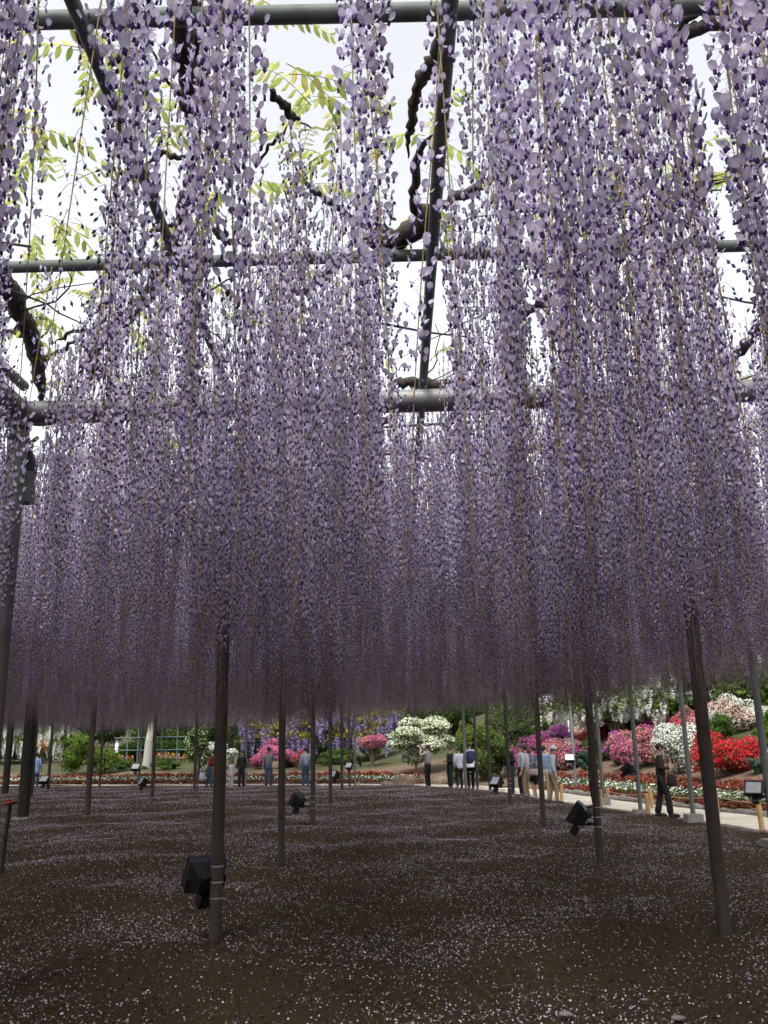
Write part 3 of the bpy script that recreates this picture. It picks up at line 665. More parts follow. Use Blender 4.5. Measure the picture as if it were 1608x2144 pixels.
# spotlight strapped behind the big left post, with its steel bands
def left_spot():
    b0 = POSTS['left']; c = at_y(57, 1010, b0.y + .2); r = thing('spotlight', 'grey cylinder spotlight with black cap behind the thick left steel post', 'spotlight', c)
    b = MB(); b.tube([(0, 0, -.17), (0, 0, .08)], .065, 16); b.build('barrel', M['steel'], r)
    b = MB(); b.tube([(0, 0, .08), (0, 0, .12), (-.005, 0, .2), (-.01, 0, .26)], [.07, .066, .05, .03], 14); b.build('cap', M['black'], r)
    b = MB(); b.tube([(-.01, 0, .25), (-.02, .0, .36), (-.05, -.05, .5), (-.08, -.1, .52)], .012, 6); b.build('cable', M['black'], r)
    b = MB(); b.tube([(-.05, -.02, .0), (-.13, -.09, .02)], .018, 6); b.tube([(-.05, -.02, .4), (-.13, -.09, .42)], .018, 6); b.build('bracket', M['black'], r)
    cl = MB(); cl.blob((-.17, -.02, .55), (.05, .07, .10), 10, 6); cl.build('junction_box', M['black'], r)
    for y in (900, 922):
        p = at_y(37, y, b0.y); t = MB(); n = 18; v = []
        for i in range(n):
            an = 2 * math.pi * i / n
            for q in (-.014, .014): v.append(Vector((b0.x + math.cos(an) * .079, b0.y + math.sin(an) * .079, p.z + q)) - c)
        t.add(v, [(2*i, 2*((i+1) % n), 2*((i+1) % n) + 1, 2*i + 1) for i in range(n)], 0, True)
        t.box(Vector((b0.x + .02, b0.y - .085, p.z)) - c, (.05, .02, .036)); t.build('band', M['black'], r)
left_spot()

# stakes in the bed
p = at_z(412, 1673, 0); r = thing('sprinkler_stake', 'thin dark sprinkler rod with a round head standing left of the nearest brown post', 'sprinkler', p)
b = MB(); b.tube([(0, 0, 0), (.02, 0, 1.0), (.06, 0, 1.42)], .022, 8); b.build('rod', M['brownpost'], r)
b = MB(); b.tube([(.06, 0, 1.40), (.065, 0, 1.50), (.07, 0, 1.54), (.07, 0, 1.62)], [.05, .075, .06, .03], 10); b.build('head', M['black'], r)
p = at_z(3, 1830, 0); r = thing('garden_tap', 'dark standpipe with a rusty red wheel at the left edge', 'tap', p)
b = MB(); b.tube([(0, 0, 0), (.01, 0, .5), (.04, 0, .93)], .03, 10); b.build('pipe', M['darkpost'], r)
b = MB(); n = 14; ring = [(.04 + .085 * math.cos(2*math.pi*i/n), .085 * math.sin(2*math.pi*i/n), .95 + .012 * math.cos(i)) for i in range(n + 1)]; b.tube(ring, .017, 6, 0, False)
b.tube([(-.04, 0, .95), (.12, 0, .95)], .012, 6); b.tube([(.04, -.08, .95), (.04, .08, .95)], .012, 6); b.tube([(.04, 0, .9), (.04, 0, .99)], .025, 8); b.build('valve_wheel', M['rust'], r)

# rope fence beside the boardwalk
rp = MB(); rp.tube([(0, 0, -.05), (0, 0, .43), (0, 0, .47)], [.05, .05, .04], 12); RP = rp.mesh('rope_post', M['wood'])
def rope_post(x, y, label, sc=1.0, z=-.02):
    p = at_z(x, y, z); o = link('rope_post', RP); o.location = p; o.scale = (1, 1, sc); o.rotation_euler = (random.uniform(-.05, .05), random.uniform(-.06, .06), random.random() * 6)
    tag(o, label, 'post', 'wooden rope posts along the boardwalk'); return p
farp = [rope_post(1176, 1676, 'short wooden post by the feet of the person in khaki trousers'), rope_post(1273, 1686, 'wooden rope post beside the concrete footing on the garden side'),
        rope_post(1366, 1692, 'wooden rope post on the garden side left of the woman in black', 1.05), rope_post(1503, 1703, 'wooden rope post just right of the big brown post', 1.1)]
q = farp[-1] + (farp[-1] - farp[-2]) * .9; o = link('rope_post', RP); o.location = (q.x - .1, q.y - .4, -.02); tag(o, 'wooden rope post beyond the right end of the garden side rope', 'post', 'wooden rope posts along the boardwalk'); farp.append(Vector((q.x - .1, q.y - .4, -.02)))
nearp = [rope_post(1258, 1692, 'wooden rope post on the bed side behind the second right post'), rope_post(1358, 1706, 'wooden rope post at the edge of the petals left of the woman in black', 1.0),
         rope_post(1596, 1738, 'nearest wooden rope post at the right edge of the boardwalk', .98)]
for i, (x, y) in enumerate(((277, 1650), (378, 1650), (476, 1650), (175, 1649), (751, 1650), (849, 1650), (660, 1650))):
    rope_post(x, y, 'little wooden peg on the far path, ' + ('in front of the pale tree trunk', 'left of the dark sprinkler rod', 'beside the child in white', 'beside the round green bush', 'below the pink azalea on twiggy stems', 'below the white flowering shrub', 'behind the post by the checked shirt')[i], .55, -.02)
def rope(p0, p1, h, label, sag=.08):
    b = MB(); p0, p1 = p0 + Vector((0, 0, h)), p1 + Vector((0, 0, h)); c = (p0 + p1) / 2
    b.tube([p0.lerp(p1, i / 10) - c - Vector((0, 0, sag * 4 * (i / 10) * (1 - i / 10))) for i in range(11)], .009, 6)
    o = b.build('rope', M['rope']); o.location = c; tag(o, label, 'rope', 'ropes strung between the wooden posts')
for (a_, b_, l_) in ((0, 1, 'rope from the short post by the khaki trousers to the concrete footing'), (1, 2, 'garden side rope behind the pair of grey posts'), (2, 3, 'garden side rope running behind the woman in black'), (3, 4, 'garden side rope at the right edge before the red flowers')):
    rope(farp[a_], farp[b_], .38, l_)
for (a_, b_, l_) in ((0, 1, 'bed side rope left of the woman in black'), (1, 2, 'bed side rope passing in front of the black trousers')): rope(nearp[a_], nearp[b_], .38, l_, .1)

# ------------------------------------------------------------------ garden plants
def leafmat(name, a, b, c=None, tr=.3): return thin(name, [(0, a), (.55, b), (1, c or b)], tr)
G_dark = leafmat('dark green leaf', (0.012,0.026,0.008), (0.026,0.053,0.013), (0.046,0.079,0.020))
G_mid = leafmat('green leaf', (0.026,0.050,0.013), (0.053,0.092,0.020), (0.092,0.139,0.033))
G_fresh = leafmat('fresh green leaf', (0.040,0.079,0.013), (0.079,0.132,0.023), (0.132,0.185,0.040))
G_grey = leafmat('grey green leaf', (0.046,0.066,0.033), (0.079,0.099,0.053), (0.132,0.152,0.079))
G_yel = leafmat('yellowish leaf', (0.092,0.092,0.020), (0.172,0.158,0.033), (0.238,0.198,0.053))
G_blue = leafmat('blue green leaf', (0.020,0.046,0.033), (0.046,0.086,0.066), (0.092,0.132,0.099))
B_white = leafmat('white blossom', (0.527,0.544,0.493), (0.663,0.663,0.612), (0.714,0.705,0.680))
B_creamy = leafmat('cream white blossom', (0.468,0.510,0.357), (0.629,0.646,0.510), (0.697,0.697,0.612))
B_pink = leafmat('bright pink blossom', (0.346,0.058,0.158), (0.446,0.115,0.230), (0.518,0.216,0.302))
B_coral = leafmat('coral pink blossom', (0.384,0.088,0.128), (0.480,0.176,0.208), (0.544,0.288,0.288))
B_mag = leafmat('magenta blossom', (0.238,0.025,0.145), (0.357,0.051,0.221), (0.468,0.119,0.306))
B_purp = leafmat('purple azalea blossom', (.24,.05,.25), (.36,.08,.34), (.48,.18,.44))
B_red = leafmat('red blossom', (0.340,0.013,0.021), (0.468,0.025,0.043), (0.527,0.076,0.085))
B_rose = leafmat('rose red blossom', (0.357,0.025,0.060), (0.468,0.060,0.102), (0.527,0.136,0.153))
B_palepk = leafmat('pale pink blossom', (0.510,0.323,0.306), (0.612,0.442,0.408), (0.663,0.561,0.510))
B_lilac = leafmat('lilac blossom', (.17,.14,.27), (.25,.21,.37), (.36,.32,.47))
B_ora = leafmat('orange blossom', (.60,.16,.03), (.72,.26,.04), (.75,.45,.05))
B_begr = leafmat('dull red bedding flower', (0.140,0.021,0.017), (0.238,0.042,0.032), (0.322,0.091,0.070))
TWIG = solid('grey brown twig', (.16,.12,.085), (.09,.07,.05), 20, .9)
TRUNKM = solid('pale grey bark', (.30,.28,.25), (.20,.19,.17), 6, .9, .5)

def lobes_for(W, D, H, n, rng, flat=1.0, lift=.5, heap=False):
    L = []
    if heap:                                   # an uneven mound that reaches the ground
        ph = rng.uniform(0, 6.28, 4)
        for k in range(n):
            u, v = rng.uniform(-1, 1), rng.uniform(-1, 1)
            if u * u + v * v > 1: u, v = u * .7, v * .7
            top = (1 - .5 * (u * u + v * v)) * (.78 + .16 * math.sin(u * 4.1 + ph[0]) + .13 * math.sin(v * 3.7 + u * 2.3 + ph[1]))
            r = rng.uniform(.10, .24); z = top * H * rng.uniform(.35, 1.0) ** .6
            L.append((np.array([u * W * .5 * (1 - r * .6), v * D * .5 * (1 - r * .6), max(z - r * H * .5, r * H * .4)]), np.array([W * .9, D * .9, H * .8]) * r * rng.uniform(.8, 1.2)))
        return L
    for k in range(n):
        for _ in range(40):
            v = rng.uniform(-1, 1, 3)
            if np.linalg.norm(v) < 1: break
        r = rng.uniform(.17, .34)
        L.append((np.array([v[0] * W * .5 * (1 - r * .75), v[1] * D * .5 * (1 - r * .75), H * lift + v[2] * H * (1 - lift) * (1 - r * .8)]), np.array([W, D, H * flat]) * r * .62))
    return L
def lobe_points(L, n, rng, shell=.3, updown=.25):
    A = np.array([l[1][0] * l[1][2] for l in L]); k = rng.choice(len(L), n, p=A / A.sum())
    d = rng.normal(size=(n, 3)); d /= np.linalg.norm(d, axis=1, keepdims=True); d[:, 2] = np.where((d[:, 2] < 0) & (rng.rand(n) > updown * 2), -d[:, 2], d[:, 2])
    c = np.array([l[0] for l in L])[k]; r = np.array([l[1] for l in L])[k]
    q = c + d * r * (1 - shell * rng.rand(n, 1) ** 1.5 + .10 * rng.normal(size=(n, 1)))
    return q, d
seed_ = [100]
def plant(name, label, cat, x, ybase, wpx, hpx, leaf, nl=1.0, flower=None, nf=1.0, lobes=14, lift=.5, flat=1.0, ls=None, fs=None, stem=True, trunk=None, group=None, base=None, ddepth=.8, stems=7, upflower=.25, yshift=0.0, heap=False):
    seed_[0] += 1; rng = np.random.RandomState(seed_[0]); rr = random.Random(seed_[0])
    p = base or ground_hit(x, ybase); m = px_m(p); W, H = wpx * m, hpx * m; D = W * ddepth
    if yshift: p = p + Vector((0, yshift, 0))
    r = thing(name, label, cat, (p.x, p.y, p.z), 0, group); L = lobes_for(W, D, H, lobes, rng, flat, lift, heap)
    ls = ls or max(.05, 2.6 * m); n = int(min(14000, 9 * nl * W * H / (ls * ls)))
    if n > 5:
        C, d = lobe_points(L, n, rng, .55); k = C[:, 2] > .03; C, d = C[k], d[k]
        link('foliage', quads_mesh('foliage', leaf_quads(C, d + rng.normal(size=d.shape) * .6, ls, 1.7, rng), leaf), r)
    if flower is not None:
        fl = flower if isinstance(flower, (list, tuple)) else [flower]
        fs_ = fs or max(.05, 2.0 * m); n = int(min(16000, 7 * nf * W * H / (fs_ * fs_)))
        C, d = lobe_points(L, n, rng, .12, upflower); k = C[:, 2] > .05; C, d = C[k] + d[k] * .02, d[k]
        q = leaf_quads(C, d + rng.normal(size=d.shape) * .5, fs_, 1.15, rng)
        if len(fl) == 1: me = quads_mesh('blossom', q, fl[0])
        else: me = quads_mesh('blossom', q, fl, (np.sin(C[:, 0] * 3.1 / max(W, .5) * 2 + C[:, 2] * 4 / max(H, .5) + seed_[0]) + rng.normal(size=len(C)) * .25 > .1).astype(int))
        link('blossom', me, r)
    if trunk:
        b = MB(); tr, th = trunk; b.tube([(0, 0, -.1), (rr.uniform(-.05, .05), 0, th * .5), (rr.uniform(-.1, .1), 0, th)], [tr, tr * .85, tr * .6], 9)
        b.build('trunk', TWIG, r)
        for k in range(6):
            c = L[k % len(L)][0]; b = MB(); a0 = Vector((0, 0, th * rr.uniform(.6, .95))); c = Vector(c)
            b.tube([a0, a0.lerp(c, .5) + Vector((0, 0, .05 * H)), c], [tr * .5, tr * .3, tr * .1], 6); b.build('branch', TWIG, r)
    elif stem:
        for k in range(stems):
            b = MB(); a = 2 * math.pi * k / stems + rr.random(); e = Vector(L[k % len(L)][0]); s0 = Vector((math.cos(a) * .06 * W, math.sin(a) * .06 * D, -.04))
            b.tube([s0, s0.lerp(e, .5) + Vector((0, 0, .06 * H)), e], [.022, .016, .006], 5); b.build('stem', TWIG, r)
    return r

AZ = 'azalea bushes on the bank'
# --- left side
plant('round_shrub', 'round dense bright green bush behind the flower rows on the left', 'bush', 190, 1622, 112, 98, G_fresh, 1.5, lobes=40, heap=True)
plant('azalea', 'small orange red azalea glimpsed far left behind the hanging white wisteria', 'azalea', 90, 1598, 36, 46, G_mid, .6, B_ora, .8, lobes=8, lift=.75)
plant('low_shrub', 'low yellow green shrub left of the round green bush', 'bush', 77, 1600, 30, 24, G_fresh, 1, lobes=8)
plant('green_shrub', 'leafy green bush with pale new shoots right of the boulders', 'bush', 415, 1618, 62, 98, G_mid, 1.1, B_creamy, .12, lobes=18, lift=.55)
plant('blossom_shrub', 'white blossoming shrub beside the person in the red jumper', 'bush', 452, 1612, 84, 58, G_mid, .35, B_white, .9, lobes=14, lift=.62)
plant('willowy_shrub', 'grey green feathery shrub just right of the nearest brown post', 'bush', 484, 1608, 74, 122, G_grey, .9, lobes=20, lift=.6, ls=.06)
plant('rhododendron', 'dark rhododendron dotted with white flowers left of the pink azalea', 'rhododendron', 521, 1606, 38, 98, G_dark, 1.2, B_white, .12, lobes=12, lift=.55)
plant('azalea', 'bright pink azalea mound behind the person in the cap', 'azalea', 578, 1608, 96, 66, G_mid, .25, B_pink, 1.5, lobes=34, heap=True, group=AZ)
plant('azalea', 'thin salmon red azalea twigs right of the bright pink mound', 'azalea', 625, 1612, 42, 42, G_mid, .2, B_rose, .35, lobes=9, lift=.6, group=AZ)
for (x, y, l) in ((537, 1607, 'strap leaved clump left of the person with the tan bag'), (604, 1608, 'strap leaved clump between the capped person and the checked shirt'), (752, 1606, 'strap leaved clump beside the floodlight near the twiggy azalea')):
    plant('leaf_clump', 'dark ' + l, 'plant', x, y, 20, 22, G_dark, 1.2, lobes=6, stem=False)
plant('azalea', 'pink azalea topping bare twiggy stems left of the white flowering shrub', 'azalea', 780, 1606, 70, 60, G_mid, .12, [B_pink, B_coral], .55, lobes=12, lift=.85, stems=16, group=AZ)
# tiered white viburnum
plant('viburnum', 'large tiered shrub covered in white flowers in the middle of the garden', 'shrub', 873, 1622, 150, 142, G_fresh, .45, B_creamy, .75, lobes=40, lift=.55, flat=.55, fs=.075, trunk=(.06, .7), upflower=.08)
plant('evergreen_tree', 'dark evergreen tree rising behind the white flowering shrub', 'tree', 968, 1585, 96, 130, G_dark, 1.3, lobes=24, lift=.6, trunk=(.1, 1.2), yshift=3)
plant('conical_shrub', 'yellow green conical bush behind the balding visitor', 'bush', 975, 1602, 52, 92, G_yel, .8, G_fresh, .5, lobes=16, lift=.5, ls=.06)
plant('feathery_shrub', 'large soft green feathery bush left of the magenta azalea', 'bush', 1015, 1636, 116, 120, G_fresh, .9, G_grey, .45, lobes=30, lift=.5, ls=.07)
plant('grass_clump', 'tall fine grass tuft behind the visitor with the backpack', 'grass tuft', 955, 1640, 40, 48, G_mid, .9, lobes=8, stem=False)
plant('olive_tree', 'grey green small leaved tree behind the group of visitors', 'tree', 1085, 1618, 120, 166, G_grey, 1.0, G_mid, .4, lobes=32, lift=.56, ls=.07, trunk=(.08, 1.2), yshift=2)
plant('hedge_bush', 'small dark bush under the grey green tree', 'bush', 1052, 1630, 50, 62, G_dark, 1.1, B_white, .06, lobes=10)
# --- right bank of azaleas
for (x, yb, w_, h_, fl, l, lf, nf, ly) in (
    (1112, 1612, 80, 68, B_mag, 'magenta azalea behind the group of visitors', G_mid, 1.0, .6),
    (1168, 1578, 84, 66, B_purp, 'purple magenta azalea below the white tent', G_mid, 1.0, .6),
    (1178, 1612, 66, 74, [B_coral, B_palepk], 'coral pink azalea with paler patches behind the khaki trousers', G_mid, .9, .6),
    (1218, 1606, 48, 62, [B_mag, B_coral], 'mauve pink azalea beside the second right post', G_mid, .75, .6),
    (1222, 1560, 40, 40, [B_coral, B_palepk], 'faded peach azalea below the white wisteria', G_yel, .5, .55),
    (1270, 1568, 74, 76, B_rose, 'rose red azalea left of the middle grey post', G_mid, 1.2, .58),
    (1300, 1588, 52, 58, [B_purp, B_coral], 'mixed purple and pink azalea between the grey posts', G_mid, .7, .6),
    (1340, 1612, 84, 94, [B_coral, B_pink], 'salmon pink azalea behind the woman in black', G_mid, 1.1, .58),
    (1318, 1556, 40, 42, [B_purp, B_white], 'lilac and white azalea under the white wisteria', G_mid, .7, .6),
    (1368, 1560, 60, 50, [B_purp, B_mag], 'violet azalea under the hanging white wisteria', G_mid, 1.0, .6),
    (1428, 1620, 86, 128, [B_white, B_white], 'tall white azalea right of the woman in black', G_mid, 1.3, .56),
    (1466, 1548, 84, 78, [B_rose, B_coral], 'rose red azalea high on the bank behind the thick right post', G_mid, 1.1, .58),
    (1548, 1530, 92, 82, [B_white, B_palepk], 'white and blush azalea at the top right of the bank', G_mid, 1.0, .58),
    (1566, 1600, 60, 60, [B_palepk, B_white], 'pale azalea at the right edge beside the crimson one', G_mid, .6, .58),
    (1527, 1622, 98, 108, [B_red, B_red], 'big crimson azalea on the right of the bank', G_mid, 1.1, .58)):
    plant('azalea', l, 'azalea', x, yb, w_ * 1.34, h_ * 1.12, lf, .5, fl, nf * 1.7, lobes=46, heap=True, group=AZ, stems=9)
plant('grass_clump', 'grey green grassy clump at the foot of the mauve azalea', 'grass tuft', 1226, 1616, 44, 46, G_blue, .9, lobes=8, stem=False)
def strap_plant(name, label, x, y, wpx, hpx, mat, n=70):
    p = ground_hit(x, y); m = px_m(p); W, H = wpx * m, hpx * m; r = thing(name, label, 'plant', p); b = MB(); rr = random.Random(x)
    for k in range(n):
        a = rr.random() * 6.283; ln = rr.uniform(.5, 1); d = Vector((math.cos(a), math.sin(a), 0)); s_ = Vector((-d.y, d.x, 0)) * .022; b0 = d * rr.random() * .12 * W; pts = []
        for i in range(5):
            t = i / 4; pts.append(b0 + d * W * .55 * ln * t ** 1.4 + Vector((0, 0, H * ln * (1.7 * t - 1.15 * t * t))))
        for i in range(4):
            w0, w1 = 1 - .8 * (i / 4) ** 2, 1 - .8 * ((i + 1) / 4) ** 2
            b.add([pts[i] - s_ * w0, pts[i] + s_ * w0, pts[i + 1] + s_ * w1, pts[i + 1] - s_ * w1], [(0, 1, 2, 3)])
    b.build('foliage', mat, r)
strap_plant('strap_leaf_plant', 'blue green strap leaved plant at the right edge below the pale azalea', 1588, 1624, 64, 56, G_blue, 110)
strap_plant('strap_leaf_plant', 'small strap leaved plant on soil right of the salmon azalea', 1250, 1612, 26, 30, G_mid, 50)

for (x, yb, w_, h_, lf, l) in ((1145, 1560, 90, 70, G_mid, 'green bush above the magenta azalea'), (1330, 1545, 110, 60, G_fresh, 'leafy green bush under the white wisteria arbour'), (1250, 1598, 60, 70, G_mid, 'green bush between the mauve and rose azaleas'),
    (1295, 1606, 44, 60, G_dark, 'dark green bush left of the salmon azalea'), (1390, 1580, 60, 60, G_mid, 'green bush behind the tall white azalea'), (1500, 1560, 90, 80, G_mid, 'green bush between the rose and white azaleas'), (1480, 1610, 60, 60, G_yel, 'yellow green bush left of the crimson azalea'),
    (1610, 1580, 80, 110, G_fresh, 'bright green bush at the right edge behind the grey post'), (1420, 1520, 100, 60, G_fresh, 'green bush high on the bank above the white azalea'), (1590, 1500, 90, 70, G_mid, 'green bush at the top right above the blush azalea')):
    plant('green_bush', l, 'bush', x, yb, w_, h_, lf, 1.1, lobes=22, heap=True, group='green bushes among the azaleas')
for (x, yb, w_, h_, lf, l) in ((275, 1612, 60, 22, G_mid, 'low green planting under the left end of the rail trellis'), (345, 1612, 66, 24, G_mid, 'low green planting right of the pale tree trunk'), (330, 1592, 150, 62, G_dark, 'dark hedge behind the rail trellis'),
    (120, 1592, 90, 60, G_mid, 'green bush behind the gravel path on the left'), (30, 1596, 110, 70, G_mid, 'green bush under the white wisteria at far left'), (700, 1600, 90, 40, G_mid, 'low green planting under the purple wisteria on the right'), (560, 1594, 120, 60, G_dark, 'dark bush behind the bright pink azalea'), (660, 1588, 120, 70, G_dark, 'dark bushes behind the purple wisteria trunk'), (770, 1590, 110, 90, G_yel, 'yellow green bush behind the twiggy pink azalea')):
    plant('green_bush', l, 'bush', x, yb, w_, h_, lf, 1.0, lobes=22, heap=True, group='green bushes at the back of the garden')
# --- trees behind
TB = 'trees at the back of the garden'
for (x, yb, w_, h_, lf, l, dy) in (
    (1560, 1560, 230, 250, G_mid, 'large green tree at the upper right behind the azaleas', 9), (1395, 1560, 160, 220, G_dark, 'dark tree behind the white wisteria arbour on the right', 20),
    (1265, 1560, 170, 210, G_mid, 'green tree behind the left end of the white wisteria arbour', 22), (1130, 1580, 170, 230, G_dark, 'tall dark tree behind the grey green tree', 22),
    (1010, 1585, 170, 200, G_mid, 'green tree behind the yellow conical bush', 24), (880, 1585, 180, 170, G_dark, 'dark tree directly behind the white flowering shrub', 24),
    (740, 1585, 180, 150, G_mid, 'green tree behind the right end of the purple wisteria', 26), (600, 1585, 180, 140, G_dark, 'dark tree behind the purple wisteria arbour', 26),
    (470, 1588, 150, 150, G_mid, 'green tree behind the feathery shrub', 20), (372, 1588, 140, 140, G_dark, 'dark tree behind the garden trellis and boulders', 14),
    (270, 1588, 130, 140, G_mid, 'green tree behind the pale grey trunk', 14), (160, 1588, 140, 140, G_mid, 'green tree behind the round bush', 22), (40, 1588, 160, 150, G_dark, 'dark tree at far left behind the white wisteria', 22), (-90, 1588, 160, 150, G_mid, 'green tree beyond the left edge', 20),
    (1625, 1520, 170, 140, G_mid, 'green tree on top of the bank at the right edge', 3), (1470, 1500, 150, 130, G_mid, 'green tree behind the right end of the white wisteria', 6), (1680, 1560, 200, 260, G_dark, 'dark tree past the right edge of the bank', 10)):
    plant('garden_tree', l, 'tree', x, yb, w_, h_, lf, .9, lobes=30, lift=.56, ls=.16, trunk=(.16, 1.6), group=TB, yshift=dy)
plant('red_maple', 'small red leaved maple left of the purple wisteria', 'tree', 532, 1590, 34, 96, leafmat('red leaf', (.12,.02,.015), (.22,.05,.03), (.3,.1,.05)), .8, lobes=8, lift=.8, trunk=(.04, 1.5), yshift=2)

# pale grey trunk
p = ground_hit(309, 1607); m = px_m(p); r = thing('grey_tree', 'tree with a thick pale grey trunk behind the red and white flower rows', 'tree', p)
b = MB(); b.tube(wobble([Vector(v) * m for v in ((-2, 0, -4), (0, 0, 20), (1, 0, 50), (5, 0, 90), (4, 0, 125))], 4, .02, 3), [m * v for v in np.linspace(10.5, 6.5, 17)], 12); b.build('trunk', TRUNKM, r)
for k, e in enumerate(((-25, 6, 150), (32, -8, 150), (10, 10, 165))):
    b = MB(); b.tube([Vector((4, 0, 118)) * m, Vector((e[0] * .5, e[1], 135)) * m, Vector(e) * m], [m * 5, m * 4, m * 2], 8); b.build('branch', TRUNKM, r)
C, d = lobe_points(lobes_for(90 * m, 80 * m, 60 * m, 14, RNG, 1, .5), 2500, RNG, .6); C[:, 2] += 115 * m
link('foliage', quads_mesh('foliage', leaf_quads(C, d + RNG.normal(size=d.shape) * .6, .12), G_mid), r)

# leaning bare branches by the boulders
p = ground_hit(376, 1590); m = px_m(p); r = thing('leaning_branch', 'pale leaning branch above the boulders', 'branch', p)
b = MB(); b.tube(wobble([Vector(v) * m for v in ((0, 0, 0), (8, 0, 18), (20, 0, 32), (34, 0, 44), (50, 0, 52))], 4, .02, 9), [m * v for v in np.linspace(2.6, .9, 17)], 7); b.build('limb', TRUNKM, r)
b = MB(); b.tube([Vector(v) * m for v in ((20, 0, 32), (28, 0, 30), (38, 0, 40))], [m * 1.3, m, m * .6], 6); b.build('twig', TRUNKM, r)
for (x, y, w_, l) in ((356, 1577, 17, 'rounded pale grey boulder below the leaning branch'), (376, 1577, 9, 'smaller grey boulder right of the rounded one'), (845, 1648, 26, 'brown rock at the foot of the white flowering shrub'), (924, 1646, 20, 'tan rock behind the visitors with phones'), (812, 1652, 16, 'low brown rock beside the end of the flower rows')):
    p = ground_hit(x, y); m = px_m(p); b = MB(); rr = random.Random(x); b.blob((0, 0, .3 * w_ * m), (w_ * m, w_ * m * .8, w_ * m * .72), 11, 7, 0, .12, rr)
    tag(b.build('boulder', M['stone'] if x < 800 else solid('brown rock %d' % x, (.20,.15,.10), (.10,.08,.055), 4, .9, .5)), l, 'rock', 'rocks in the garden').location = p

# garden trellis of grey blue rails on the left
p0, p1 = ground_hit(222, 1600), ground_hit(425, 1600); m = px_m(p0); r = thing('garden_trellis', 'grey blue rail trellis behind the orange tulips on the left', 'trellis', p0); TR2 = solid('grey blue paint', (.08,.11,.11), (.06,.08,.085), 6, .6)
dv = (p1 - p0)
for i, (x, h) in enumerate(((267, 100), (290, 100), (340, 72), (372, 90), (405, 90))):
    t = (x - 222) / 203; b = MB(); b.tube([dv * t + Vector((0, 0, -.2)), dv * t + Vector((0, 0, h * m))], .045, 8); b.build('upright', TR2, r)
for i, y in enumerate((52, 27)):
    b = MB(); q0, q1 = dv * .08 + Vector((0, -.06, y * m)), dv * .98 + Vector((0, -.06, y * m - (p1.z - p0.z) * .3)); b.tube([q0, (q0 + q1) / 2, q1], .04, 8); b.build('rail', TR2, r)
p = ground_hit(243, 1598); m = px_m(p); r = thing('garden_lantern', 'white lantern on a short dark post right of the round green bush', 'lantern', p); WH = solid('white paint', (.7,.72,.74), (.6,.62,.64), 5, .6)
b = MB(); b.tube([(0, 0, 0), (0, 0, 22 * m)], .05, 8); b.build('post', M['black'], r)
b = MB(); b.box((0, 0, 32 * m), (6 * m, 6 * m, 20 * m)); b.build('lamp_case', WH, r); b = MB(); b.box((0, 0, 44 * m), (8 * m, 8 * m, 4 * m), None, 0, .4); b.build('roof', M['black'], r)
# tulips
tb = MB(); tb.tube([(0, 0, 0), (0, 0, .34)], .008, 4, 0); tb.tube([(0, 0, .33), (0, 0, .37), (0, 0, .44)], [.02, .05, .035], 6, 1)
for k in range(3):
    a = k * 2.1; d = Vector((math.cos(a), math.sin(a), 0)); s_ = Vector((-d.y, d.x, 0)) * .03; tb.add([(0, 0, 0), d * .07 + s_ + Vector((0, 0, .14)), d * .11 + Vector((0, 0, .27)), d * .07 - s_ + Vector((0, 0, .14))], [(0, 1, 2, 3)], 2)
TUL = [tb.mesh('tulip', [M['stem'], solid('tulip ' + n_, c_, c_, 5, .6), G_mid]) for n_, c_ in (('orange', (.48, .14, .025)), ('yellow', (.52, .34, .04)), ('red', (.36, .04, .02)), ('white', (.55, .55, .5)))]
for k in range(64):
    x = random.uniform(246, 392); p = ground_hit(x, random.uniform(1594, 1602)); c = random.choices((0, 1, 2, 3), (5, 2, 3, 1))[0]
    o = link('tulip', TUL[c]); o.location = p; s_ = random.uniform(.8, 1.25); o.scale = (s_, s_, s_ * 1.2); o.rotation_euler = (0, random.uniform(-.15, .15), random.random() * 6)
    tag(o, ('orange', 'yellow', 'red', 'white')[c] + ' tulip in the strip below the grey blue rail trellis', 'tulip', ('orange', 'yellow', 'red', 'white')[c] + ' tulips below the garden trellis')
# gravel path at the left
P4 = [ground_hit(x, y) + Vector((0, 0, .03)) for x, y in ((60, 1598), (152, 1598), (150, 1586), (70, 1586))]
me = bpy.data.meshes.new('gravel_path'); me.from_pydata([tuple(v) for v in P4], [], [(0, 1, 2, 3)]); me.materials.append(M['gravel']); tag(link('gravel_path', me), kind='structure')

